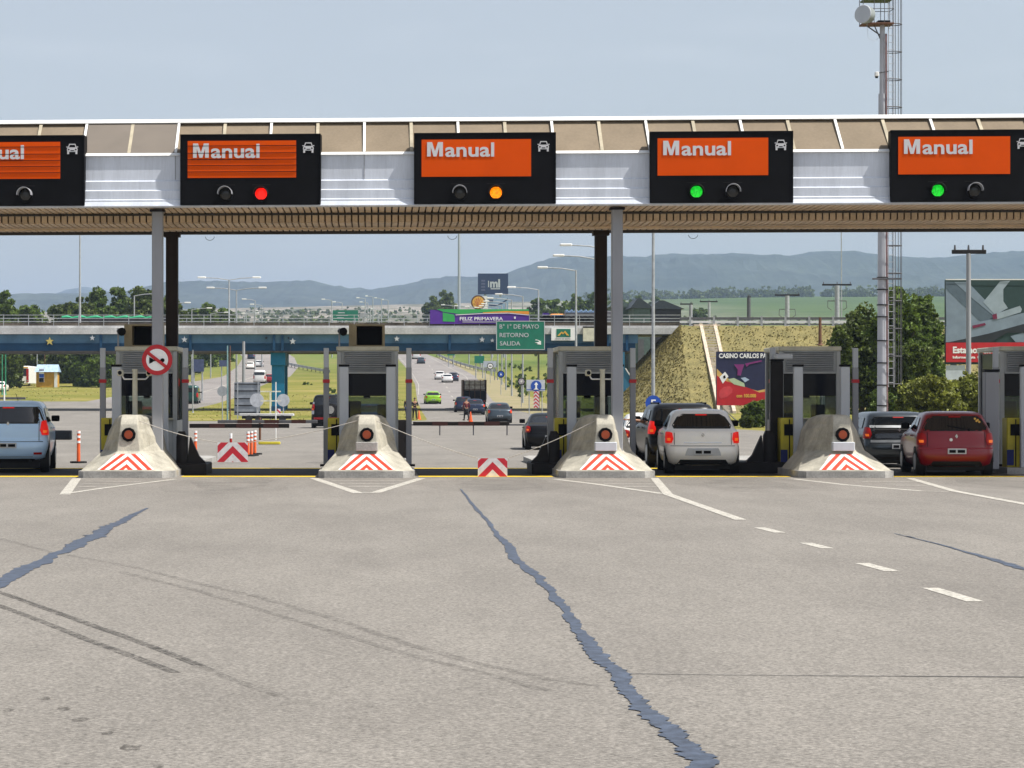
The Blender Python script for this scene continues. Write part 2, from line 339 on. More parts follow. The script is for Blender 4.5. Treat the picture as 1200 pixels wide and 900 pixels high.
def asphalt(name, a, b_, patch, sc=1.0, speck=.2):
    m = bpy.data.materials.new(name); m.use_nodes = True; n = m.node_tree.nodes; l = m.node_tree.links; b = n['Principled BSDF']; b.inputs['Roughness'].default_value = .9; b.inputs['Specular IOR Level'].default_value = .25
    t = n.new('ShaderNodeTexCoord')
    def noise(s_, d, st=None, rough=.6):
        x = n.new('ShaderNodeTexNoise'); x.inputs['Scale'].default_value = s_; x.inputs['Detail'].default_value = d; x.inputs['Roughness'].default_value = rough
        if st:
            mp = n.new('ShaderNodeMapping'); mp.inputs['Scale'].default_value = st; l.new(t.outputs['Object'], mp.inputs[0]); l.new(mp.outputs[0], x.inputs[0])
        else: l.new(t.outputs['Object'], x.inputs[0])
        return x.outputs[0]
    def mul(a_, v, lo, hi, i0=.3, i1=.7):
        q = n.new('ShaderNodeMapRange'); q.inputs[1].default_value = i0; q.inputs[2].default_value = i1; q.inputs[3].default_value = lo; q.inputs[4].default_value = hi; l.new(v, q.inputs[0])
        k = n.new('ShaderNodeMix'); k.data_type = 'RGBA'; k.blend_type = 'MULTIPLY'; k.inputs[0].default_value = 1; l.new(a_, k.inputs[6]); l.new(q.outputs[0], k.inputs[7]); return k.outputs[2]
    r = n.new('ShaderNodeValToRGB'); r.color_ramp.elements[0].position = .35; r.color_ramp.elements[1].position = .65
    r.color_ramp.elements[0].color = tuple(a)+(1,); r.color_ramp.elements[1].color = tuple(b_)+(1,)
    l.new(noise(.45*sc, 6, (1, .35, 1)), r.inputs[0]); c = r.outputs[0]
    c = mul(c, noise(34, 3, None, .85), 1-speck, 1+speck)          # stone chips
    c = mul(c, noise(10, 5, (1, .55, 1), .75), 1-speck*.24, 1+speck*.20)
    c = mul(c, noise(1.6, 6, (1, .2, 1)), 1-.07, 1+.05)            # wheel-polished bands
    c = mul(c, noise(.12*sc, 3, (1, .6, 1)), patch, 1.04)
    v = n.new('ShaderNodeTexVoronoi'); v.inputs['Scale'].default_value = 26; l.new(t.outputs['Object'], v.inputs[0])
    q = n.new('ShaderNodeMath'); q.operation = 'LESS_THAN'; q.inputs[1].default_value = .10; l.new(v.outputs['Distance'], q.inputs[0])
    s3 = n.new('ShaderNodeSeparateColor'); l.new(v.outputs['Color'], s3.inputs[0]); q2 = n.new('ShaderNodeMath'); q2.operation = 'GREATER_THAN'; q2.inputs[1].default_value = .86; l.new(s3.outputs[0], q2.inputs[0])
    q3 = n.new('ShaderNodeMath'); q3.operation = 'MULTIPLY'; l.new(q.outputs[0], q3.inputs[0]); l.new(q2.outputs[0], q3.inputs[1])
    k = n.new('ShaderNodeMix'); k.data_type = 'RGBA'; l.new(q3.outputs[0], k.inputs[0]); l.new(c, k.inputs[6]); k.inputs[7].default_value = (.46,.45,.43,1); c = k.outputs[2]
    l.new(c, b.inputs['Base Color'])
    u = n.new('ShaderNodeBump'); u.inputs['Strength'].default_value = .35; u.inputs['Distance'].default_value = .006; l.new(noise(110, 3), u.inputs['Height']); l.new(u.outputs[0], b.inputs['Normal'])
    return m
M['plaza'] = asphalt('worn_pale_asphalt', (.190,.176,.158), (.226,.210,.188), .93, 1.0, .58)
M['road'] = asphalt('grey_asphalt', (.225,.205,.195), (.27,.25,.235), .85)
M['dirt'] = mat('dry_dirt_verge', (.31,.25,.15), .95, col2=(.19,.18,.07), scale=.35, fine=.15)
struct(strip('toll_plaza_road', [(-60,-90,70),(92,-90,70),(110,-90,22),(150,-80,19),(205,-70,14.5),(262,-60,13.5),(262.1,-60,-18),(275,-58,-18),(296,-42,-18)], 'plaza', .006))
struct(strip('median_grass', [(192,-18.5,1.5),(197,-19,3.5),(206,-19.5,3.8),(262.5,-18.8,4.2),(300,-18,4.4)], 'ground', .012))
struct(strip('road', [(262,3.6,13.5),(300,4.4,13.2),(390,5.4,15.5),(460,5.6,17.2),(520,5.2,16),(600,4,13),(700,0,8),(770,-6,2)], 'road', .006))
struct(strip('oncoming_road', [(292,-34,-17.8),(395,-31,-17.6),(455,-28,-16),(520,-29,-16.5),(600,-32,-20),(770,-46,-34)], 'road', .008))
struct(strip('verge', [(180,14.2,16.5),(205,14.3,17.5),(262,13.3,19),(300,13.1,18.5),(390,15.4,19.5),(460,17.1,20.5),(520,15.9,18),(600,13,15)], 'dirt', .003))
struct(strip('lane_line', [(330,4.95,5.03),(390,5.9,5.98),(460,6.1,6.18),(520,5.7,5.78),(600,4.5,4.6)], 'line', .012))
struct(strip('lane_line', [(262,12.2,12.3),(300,11.9,12.0),(390,13.8,13.9),(460,15.4,15.5),(600,11.8,11.9)], 'line', .012))
for i in range(10):
    y = 290+i*26; t = (y-290)/170; xc = 8.6+1.7*math.sin(min(1, t)*PI/2)
    struct(strip('lane_line', [(y, xc-.07, xc+.07), (y+7, xc-.05, xc+.09)], 'line', .012))
struct(strip('lane_line', [(300,-24.4,-24.25),(455,-22.4,-22.2)], 'line', .014))

# painted markings in the plaza
def mark(name, pts, wid, m, off=.010, jag=0, parent=None, ends=False):
    pts = [Vector((p[0], p[1], 0)) for p in pts]
    if jag:
        q = []
        wq = []
        for i in range(len(pts)-1):
            d = (pts[i+1]-pts[i]).length; k = max(2, int(d/jag))
            for j in range(k): q.append(pts[i].lerp(pts[i+1], j/k)); wq.append(wid[i]+(wid[i+1]-wid[i])*j/k)
        q.append(pts[-1]); wq.append(wid[-1]); pts = q; wid = wq
    b = MB(); vs = []; jl = jr = 0.
    for i, p in enumerate(pts):
        a = pts[max(0, i-1)]; c = pts[min(len(pts)-1, i+1)]; d = (c-a).normalized(); nrm = Vector((-d.y, d.x, 0))
        ww = wid[i] if isinstance(wid, (list, tuple)) else wid
        if jag:
            jl = jl*.6+random.uniform(-.12, .17); jr = jr*.6+random.uniform(-.12, .17); l_ = ww*(.45+jl); r_ = ww*(.45+jr)
            if random.random() < .12: l_ *= 1.4
            if random.random() < .12: r_ *= 1.4
        else: l_ = r_ = ww/2
        for s_, ll in ((1, l_), (-1, r_)): v = p+nrm*ll*s_; vs.append((v.x, v.y, off))
    b.add(vs, [(2*i, 2*i+1, 2*i+3, 2*i+2) for i in range(len(pts)-1)])
    o = b.build(name, m, parent); struct(o); return o
def gp(*a): return [G(x, y) for x, y in a]
def gmark(pts, wid, m='line', off=.010): return mark('road_marking', gp(*pts), wid, m, off)
# triangles in front of the islands
gmark([(90,561),(76,580)], .19); gmark([(76,579.3),(118,573),(206,562)], .13, off=.012)
for k in range(3): gmark([(92-k*4+8, 564.5+k*3.4), (165-k*26, 565+k*3.2)], .15, off=.014)
gmark([(368,561),(420,578.5)], .19); gmark([(418,578.6),(440,578),(494,561)], .19, off=.012)
for k in range(3): gmark([(388+k*10, 564.3+k*3.6), (474-k*11, 564.3+k*3.6)], .15, off=.014)
gmark([(650,562),(700,568),(776,579)], .16); gmark([(767,560.8),(783,580),(868,610)], .17, off=.012)
for k in range(3): gmark([(686+k*22, 564.6+k*3.4), (768+k*4, 564.6+k*3.4)], .15, off=.014)
gmark([(928,561.5),(990,568.5),(1080,576),(1112,576.5)], .16); gmark([(1066,561),(1118,576),(1215,594)], .17, off=.012)
for k in range(2): gmark([(1010+k*40, 565.5+k*4), (1078+k*14, 565.5+k*4)], .15, off=.014)
for a, c in (((890,619),(914,625)),((944,637),(970,643.5)),((1010,661),(1046,670.5)),((1090,690),(1143,706))):
    gmark([a, c], .15)
# yellow lines before and behind the shaded strip of the canopy
ISL = [-5.42, -.28, 4.87, 9.99, 15.12]
edges = [-12.5]+ISL+[24]
for i in range(len(edges)-1):
    xa = edges[i]+(1.12 if i else 0); xb = edges[i+1]-1.12
    for y0, y1, nm in ((55.25, 55.9, 'y'), (61.65, 62.25, 'y')):
        if i == 4 and y0 > 60: continue
        struct(MB().flat([(xa, y0), (xb, y0), (xb, y1), (xa, y1)], .011).build('yellow_line', 'yellow_line'))
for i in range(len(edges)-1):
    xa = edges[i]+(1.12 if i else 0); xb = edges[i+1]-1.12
    struct(MB().flat([(xa, 56.05), (xb, 56.05), (xb, 61.6), (xa, 61.6)], .0105).build('canopy_shade_strip', 'shadestrip'))  # dark strip painting the canopy shadow deeper between the yellow lines
# sealed cracks, joints, tyre marks
def px2w(py, w_): return w_*(CAMH)/(py-CY)
cr = [((540,574),3),((548,584),3.5),((558,597),4),((572,612),5.5),((584,628),7),((597,641),9),((605,656),11),((622,671),11),((640,688),12),((652,702),13),((664,716),13),((676,738),14),((692,757),18),((708,776),20),((722,787),24),((732,806),20),((748,826),22),((770,846),26),((792,864),28),((806,880),32),((822,896),36),((832,930),38)]
def pxstrip(name, cr, m, off, jag):
    """band along ground points whose widths are given across the frame"""
    pts = []; 
    for i in range(len(cr)-1):
        (a, wa), (c, wc) = cr[i], cr[i+1]; k = max(1, int(math.hypot(c[0]-a[0], c[1]-a[1])/jag))
        for j in range(k): t = j/k; pts.append((a[0]+(c[0]-a[0])*t, a[1]+(c[1]-a[1])*t, wa+(wc-wa)*t))
    pts.append((*cr[-1][0], cr[-1][1])); vs = []
    nl = nr_ = sh = 0.
    for x, y, w_ in pts:
        g = G(x, y); ww = px2w(y, w_)
        nl = nl*.62+random.uniform(-.15, .19); nr_ = nr_*.62+random.uniform(-.15, .19); sh = sh*.8+random.uniform(-.07, .07)
        vs += [(g.x-ww*(.46+nl-sh), g.y, off), (g.x+ww*(.46+nr_+sh), g.y, off)]
    return struct(MB().add(vs, [(2*i, 2*i+1, 2*i+3, 2*i+2) for i in range(len(pts)-1)]).build(name, m))
pxstrip('crack_sealant', cr, 'bitumen', .011, 1.3)
mark('crack_sealant', gp((173,596),(158,603),(140,613),(124,620),(110,630),(95,636),(80,645),(62,651),(45,661),(28,668),(12,677),(-10,690),(-60,716)), [.05,.09,.15,.16,.24,.17,.19,.15,.2,.17,.18,.18,.17], 'bitumen', .011, jag=.12)
mark('crack_sealant', gp((1048,626),(1098,638),(1140,650),(1165,657),(1215,672)), [.015,.03,.07,.09,.09], 'bitumen', .011, jag=.2)
mark('crack_sealant', gp((1062,629),(1070,631)), [.03,.05], 'bitumen', .011, jag=.1)
mark('pavement_joint', gp((738,791),(900,793),(1240,795)), [.022,.02,.026], mat('dark_joint', (.10,.095,.09), .9), .009, jag=.25)  # thin dark line along the pavement joint
TY = fade_mat('faded_tyre_rubber', (.055,.05,.046), .75, 9, lo=.38, hi=.6); TY2 = fade_mat('faint_tyre_rubber', (.06,.055,.05), .34, 9, lo=.40, hi=.62)
def tyre(pts, m, wid=.028, gap=.045):
    for k in (-1, 0, 1):
        q = gp(*pts); q = [Vector((p.x+k*gap, p.y, 0)) for p in q]; mark('tyre_mark', q, [wid]*len(q), m, .0095+k*.0006, jag=.3)
tyre([(-30,685),(0,695),(50,713),(100,731),(150,749),(190,764),(235,782)], TY, .022, .028)
tyre([(-30,702),(0,711),(50,730),(100,750),(140,765),(180,780),(205,790)], TY, .022, .028)
tyre([(235,782),(270,797),(330,818)], TY2, .02, .028)
tyre([(0,632),(60,648),(150,664),(230,684),(300,700),(400,729),(480,757),(560,779),(640,797),(700,806)], TY2, .022, .030)
tyre([(140,671),(230,693),(300,714),(400,745),(480,769),(540,784),(600,799),(640,811)], TY2, .022, .030)
OIL = fade_mat('oil_stain', (.06,.052,.045), .6, 22, lo=.42, hi=.6)
for x, y, w_ in ((10,834,.05),(52,820,.06),(75,832,.07),(95,845,.075),(126,861,.055),(152,878,.09),(186,900,.05),(162,857,.02)):
    c = G(x, y); a = [random.uniform(.7, 1.2) for _ in range(14)]
    struct(MB().flat([(c.x+w_*.6*a[i]*math.cos(2*PI*i/14), c.y+w_*1.3*a[i]*math.sin(2*PI*i/14)) for i in range(14)], .0092).build('oil_stain', OIL))
SOOT = fade_mat('lane_soot', (.10,.092,.085), .16, 1.0, lo=.3, hi=.8)
for xc in (2.3, 7.4, 12.6, -2.9):
    for i, (w_, l_) in enumerate(((.75, 7), (.45, 5))):
        a = [random.uniform(.75, 1.1) for _ in range(20)]
        struct(MB().flat([(xc+w_*2*a[k]*math.cos(2*PI*k/20), 50.5+l_*.7*a[k]*math.sin(2*PI*k/20)) for k in range(20)], .0078+.0005*i).build('soot_stain', SOOT))

# hills
M['hill'] = mat('wooded_hillside', (.055,.07,.06), .95, col2=(.018,.028,.03), scale=.006, fine=.35, spec=.1, detail=9)
def ridge(name, prof, D, depth, m, base, seed, rough=10):
    xs_ = np.array([PX(p[0], D) for p in prof]); zs_ = np.array([CAMH+(CY-p[1])*D/F for p in prof])
    X = np.arange(xs_[0], xs_[-1], 14.0 if D < 8000 else 30.0); J = np.linspace(-1, 1, 31)
    r_ = np.random.default_rng(seed)
    def n1(x, y, wl, ph): return np.sin(x/wl+ph+1.7*np.sin(y/wl*1.3+ph))*np.cos(y/wl*.8+ph*2)
    XX, JJ = np.meshgrid(X, J); YY = D+JJ*depth
    top = np.interp(XX, xs_, zs_); env = np.clip(1-np.abs(JJ)**1.5, 0, 1)
    nz = n1(XX, YY, 210, 1)*14+n1(XX, YY, 90, 3)*7+n1(XX+YY*.7, YY, 45, 5)*3
    Z = base+(top-base)*env+nz*np.clip(np.abs(JJ)*3, 0, 1)*env+ r_.normal(0, rough*.13, XX.shape)*(env > .02)
    n_ = len(X); vs = np.stack([XX.ravel(), YY.ravel(), Z.ravel()], 1)
    fs = [(j*n_+i, j*n_+i+1, (j+1)*n_+i+1, (j+1)*n_+i) for j in range(len(J)-1) for i in range(n_-1)]
    me = bpy.data.meshes.new(name); me.from_pydata(vs.tolist(), [], fs); me.materials.append(M[m]); 
    o = bpy.data.objects.new(name, me); C.objects.link(o); return struct(o)
ridge('hills', [(-900,372),(-300,366),(0,357),(18,353),(45,352),(60,349),(90,347),(130,345),(180,344),(200,339),(215,335),(240,331),(275,331),(320,333),(350,331),(368,330),(392,336),(420,340),(440,341),(462,338),(490,331),(520,327),(545,326),(575,329),(590,322),(615,313),(640,305),(660,301),(700,303),(745,303),(775,299),(830,299),(850,297),(880,299),(912,302),(940,297),(965,294),(990,297),(1012,301),(1040,302),(1080,304),(1105,302),(1150,298),(1190,296),(1300,300),(1700,306),(2300,330)], 6000, 1700, 'hill', 108, 3)
ridge('distant_hills', [(-600,380),(30,362),(60,348),(80,340),(100,336),(120,340),(140,343),(155,339),(172,337),(195,339),(220,346),(420,368)], 9500, 1500, 'hill', 100, 5, 4)
# ================================================================ TOLL CANOPY
SK = -.058
def sk(x, y): return y+SK*x
XA, XB = -17.0, 23.0
cz = thing('toll_canopy', 'long flat toll plaza canopy with white lapped fascia and brown corrugated underside', 'canopy', (0, 0, 0))
def xloft(poly, xa, xb, m, name, parent, dx=1.0):
    b = MB(); n = len(poly); b.loft([[(xa, y, z) for y, z in poly], [(xb, y, z) for y, z in poly]], 0); return b.build(name, m, parent, skew=SK)
Y0 = 55.3
prof = [(Y0-.14,5.875),(Y0-.09,5.965),(Y0-.09,6.0),(Y0-.06,6.022),(Y0-.06,6.205),(Y0-.025,6.228),(Y0-.025,6.41),(Y0+.01,6.435),(Y0+.01,6.965),(Y0+.3,6.965),(Y0+.3,5.86),(Y0-.14,5.86)]
xloft(prof, XA, XB, 'fascia', 'fascia', cz)
xloft([(Y0-.04,6.967),(Y0-.04,6.975),(Y0+.05,7.035),(Y0+.09,7.036),(Y0+.09,6.967)], XA, XB, 'white', 'fascia_cap', cz)
# sheet joints in the fascia
b = MB()
for k in range(-4, 6): 
    x = -.335+k*4.1; b.box(x-.008, x+.008, Y0-.001, Y0+.009, 6.45, 6.96)
b.build('sheet_joint', 'steel', cz, skew=SK)
YT = 56.45; ZT = 7.79
b = MB(); b.add([(XA,Y0+.1,7.03),(XB,Y0+.1,7.03),(XB,YT,ZT),(XA,YT,ZT),(XA,Y0+.16,6.99),(XB,Y0+.16,6.99),(XB,YT+.05,ZT-.06),(XA,YT+.05,ZT-.06)], [(0,1,2,3),(7,6,5,4),(0,4,5,1),(3,2,6,7),(0,3,7,4),(1,5,6,2)]).build('sloping_panel', 'beige', cz, skew=SK)
xloft([(YT-.12,ZT+.0),(YT-.12,ZT+.015),(YT+.02,ZT+.10),(YT+.2,ZT+.11),(YT+.2,ZT+.0)], XA, XB, 'white', 'top_rail', cz)
ribprof = lambda x, wd, up: [(x-wd, Y0+.1, 7.035), (x+wd, Y0+.1, 7.035), (x+wd, YT-.06, ZT+.004), (x-wd, YT-.06, ZT+.004), (x-wd, Y0+.1-up*.6, 7.035+up), (x+wd, Y0+.1-up*.6, 7.035+up), (x+wd, YT-.06-up*.6, ZT+.004+up), (x-wd, YT-.06-up*.6, ZT+.004+up)]
for k in range(-8, 12):
    x = -.335+k*2.05
    MB().add(ribprof(x, .028, .022), [(4,5,6,7),(0,4,7,3),(1,2,6,5),(0,1,5,4),(2,3,7,6)]).build('rib', 'white', cz, skew=SK)
    x += 1.025; MB().add(ribprof(x, .035, .010), [(4,5,6,7),(0,4,7,3),(1,2,6,5),(0,1,5,4),(2,3,7,6)]).build('panel_seam', mat('pale_seam', (.42,.37,.27), .7) if k == -8 else bpy.data.materials['pale_seam'], cz, skew=SK)
xr = -.335-3*2.05
b = MB(); q = [(xr+.04-2.05+2.05*1-.0,0)]
x0, x1 = -.335-3*2.05+.04, -.335-2*2.05-.04
MB().add([(x0,Y0+.095,7.042),(x1,Y0+.095,7.042),(x1,YT-.06,ZT+.012),(x0,YT-.06,ZT+.012)], [(0,1,2,3)]).build('replaced_panel', mat('grey_dusty_panel', (.165,.14,.115), .7, var=.05, scale=1.5), cz, skew=SK)
b = MB().box(XA, XB, YT+.1, 60.6, 6.4, 7.82); b.build('roof_body', 'fascia', cz, skew=SK)
# corrugated soffit: front sheet, drop face, lower sheet
def corr(name, kind, y0, y1, z0, z1, per=.150, gap=.036):
    """ribbed sheet: raised boards with recessed grooves between them"""
    b = MB(); g = MB(); x = XA; d = .055
    while x < XB:
        a, c = x+gap, x+per
        if kind == 'h': b.box(a, c, y0, y1, z0-.004, z0+d, 0)
        else: b.box(a, c, y0, y0+d, z1, z0, 0)
        x += per
    o = b.build(name, 'soffit', cz, skew=SK)
    g.box(XA, XB, y0, y1, z0+d+.002, z0+d+.01) if kind == 'h' else g.box(XA, XB, y0+d+.002, y0+d+.01, z1, z0); g.build('groove_backing', 'groove', cz, skew=SK); return o
M['groove'] = mat('dark_brown_groove_board', (.10,.065,.04), .8)
corr('soffit_sheet', 'h', Y0+.3, 57.6, 5.885, 5.885); corr('drop_face', 'v', 57.62, 57.62, 5.86, 5.69); corr('soffit_sheet', 'h', 57.70, 60.58, 5.67, 5.67)
MB().box(XA, XB, Y0+.31, 60.6, 5.96, 6.1).box(XA, XB, 57.72, 60.6, 5.74, 5.95).build('soffit_frame', 'soffit_dark', cz, skew=SK)
MB().box(XA, XB, 59.0, 59.1, 5.60, 5.645).build('soffit_batten', 'soffit', cz, skew=SK)
MB().box(XA, XB, 60.6, 60.72, 5.60, 6.9).build('rear_edge', 'soffit_dark', cz, skew=SK)
MB().box(XA, XB, 57.5, 57.6, 5.83, 5.87).build('soffit_edge', 'soffit_dark', cz, skew=SK)
for px0 in (245, 530, 810):                           # thin hanging wire loops under the rear edge
    pts = [Vector((PX(px0, 60.6)+.11*math.cos(a), 60.65, 5.56+.0-.11*math.sin(a)*.9)) for a in np.linspace(.1, PI-.1, 10)]
    MB().tube(pts, .006, 5).build('cable_loop', 'steel_dark', cz, skew=SK)
# columns
XC = [PX(183.5, 56.0), PX(721.5, 56.0)]; dC = XC[1]-XC[0]
labs = [('grey front canopy column with the no horn sign on it', 'dark rear canopy column just right of the no horn sign column'),
        ('grey front canopy column rising beside the third booth', 'dark rear canopy column left of the third booth column'),
        ('grey front canopy column standing beyond the right edge', 'dark rear canopy column at the right edge of the photo')]
for i in range(3):
    x = XC[0]+dC*i
    t = thing('canopy_column', labs[i][0], 'column', (x, sk(x, 56.0), 0), 0, 'front canopy columns')
    MB().bbox(-.12, .12, -.12, .12, .15, 5.86, .02).build('shaft', 'steel', t)
    MB().box(-.2, .2, -.2, .2, .15, .19).build('base_plate', 'steel', t); MB().box(-.16, .16, -.16, .16, 5.80, 5.855).build('cap_plate', 'steel_dark', t)
    x2 = PX(201, 60.1)+dC*i*1.0
    t = thing('canopy_column', labs[i][1], 'column', (x2, sk(x2, 60.0), 0), 0, 'rear canopy columns')
    MB().bbox(-.14, .14, -.14, .14, 0, 5.62, .02).build('shaft', 'brown_col', t)
    MB().box(-.19, .19, -.19, .19, 5.5, 5.60).build('cap_plate', 'brown_col', t)

# ================================================================ LANE SIGNS
def visor(b, x, z, r, m=0):
    n = 14
    ring = lambda rr, y: [(x+rr*math.cos(a), y, z+rr*math.sin(a)) for a in np.linspace(R(-5), R(185), n)]
    o0, o1, i0, i1 = ring(r, 0), ring(r*1.02, -.26), ring(r*.93, 0), ring(r*.95, -.26)
    vs = o0+o1+i0+i1; fs = []
    for k in range(n-1): fs += [(k, k+1, n+k+1, n+k), (2*n+k, 3*n+k, 3*n+k+1, 2*n+k+1), (n+k, n+k+1, 3*n+k+1, 3*n+k)]
    b.add(vs, fs, m, True)
LIT = {'red': signal_mat('lit_red_signal', (1,.012,.006), 1.0), 'amber': signal_mat('lit_amber_signal', (1,.24,.003), 1.25), 'green': signal_mat('lit_green_signal', (.01,.62,.03), .8)}
sigpx = [-69, 210, 485, 759.5, 1036.5]; states = [('green', None), (None, 'red'), (None, 'amber'), ('green', None), ('green', None)]
slab = ['lane sign at the left edge of the photo, reading Manual with dark slats', 'lane sign with dark slats and a lit red signal', 'lane sign with a lit amber signal over the central lane', 'lane sign with a lit green signal above the silver car', 'lane sign with a lit green signal near the right edge']
u = 55.14/F
for i in range(5):
    x = (sigpx[i]-CX)*u; t = thing('lane_sign', 'black Manual '+slab[i], 'lane sign', (x, sk(x, 55.14), CAMH), math.atan(SK), 'lane signs on the canopy')
    zt = (CY-156)*u; zb = (CY-239.5)*u; W = 166*u
    b = MB().bbox(0, W, 0, .36, zb, zt, .02); b.build('casing', 'black', t)
    b = MB(); e = .02
    for (a0, a1, c0, c1) in ((0,W,zt-e*1.4,zt),(0,W,zb,zb+e),(0,e,zb,zt),(W-e,W,zb,zt)): b.box(a0+.004, a1-.004, -.02, .01, c0+.004, c1-.004)
    b.build('casing_rim', 'black', t)
    pa = MB().box(9*u, 137*u, -.012, .01, (CY-207.5)*u, (CY-164)*u).build('display_panel', 'orangepanel', t)
    if i < 2:
        b = MB()
        for k, py in enumerate((170, 178.5, 186, 193, 200.5)): b.box(9*u, 137*u, -.026, -.016, (CY-py)*u-.006, (CY-py)*u+.006)
        b.build('slat', 'black', t)
    tx = text('anual', 22.8*u, 'lettering', 'lettering', t, 36.6*u, -.02, (CY-183.8)*u, bold=.009, sx=1.24)
    m0, z0_ = 15.5*u, (CY-183.8)*u; w_, h_ = 18.5*u, 16.8*u; st = 4.3*u
    MB().prism([(m0,z0_),(m0+st,z0_),(m0+st,z0_+h_*.66),(m0+w_/2-st*.42,z0_),(m0+w_/2+st*.42,z0_),(m0+w_-st,z0_+h_*.66),(m0+w_-st,z0_),(m0+w_,z0_),(m0+w_,z0_+h_),(m0+w_-st*1.35,z0_+h_),(m0+w_/2,z0_+h_*.36),(m0+st*1.35,z0_+h_),(m0,z0_+h_)], -.024, -.016).build('capital_letter', 'lettering', t)
    # car pictogram
    cx_, cz_ = 151.5*u, (CY-173)*u; s_ = 1.0*u
    b = MB(); A = lambda pts: b.prism([(cx_+p[0]*s_, cz_+p[1]*s_) for p in pts], -.014, -.004)
    A([(-5,2.5),(-3.6,6.5),(3.6,6.5),(5,2.5),(4,2.5),(3,5.4),(-3,5.4),(-4,2.5)])
    A([(-7,2.3),(-5.2,2.3),(-5.2,3.2),(-7,3.2)]); A([(5.2,2.3),(7,2.3),(7,3.2),(5.2,3.2)])
    A([(-6,-3),(6,-3),(6.3,0),(5.4,2.3),(-5.4,2.3),(-6.3,0)]); A([(-6,-5.6),(-3.8,-5.6),(-3.8,-3),(-6,-3)]); A([(3.8,-5.6),(6,-5.6),(6,-3),(3.8,-3)])
    pc = b.build('car_pictogram', 'lettering', t)
    b = MB()
    for sg in (-1, 1): b.prism([(cx_+(sg*4.2+1.1*math.cos(a))*s_, cz_+(-.2+.9*math.sin(a))*s_) for a in np.linspace(0, 2*PI, 9)[:-1]], -.02, -.012)
    b.box(cx_-2*s_, cx_+2*s_, -.02, -.012, cz_-2*s_, cz_-1*s_); b.build('headlamp_mark', 'black', pc)
    for k, off in enumerate((54, 96)):
        lx, lz = off*u, (CY-226.5)*u; st = states[i][k]
        b = MB().cyl((lx, .02, lz), (lx, -.04, lz), .165, .165, 20)
        hd = b.build('signal_housing', 'black', t)
        b = MB(); b.ball((lx, -.045, lz), .13, 16, 8, sc=(1, .35, 1)); b.build('signal_lens', LIT[st] if st else 'lamp_off', hd)
        b = MB(); visor(b, lx, lz, .155); b.build('visor', 'steel_dark' if st else 'steel', hd)
        MB().box(lx-.2, lx+.2, -.03, -.02, lz+.19, lz+.2).build('seam', 'steel_dark', t)

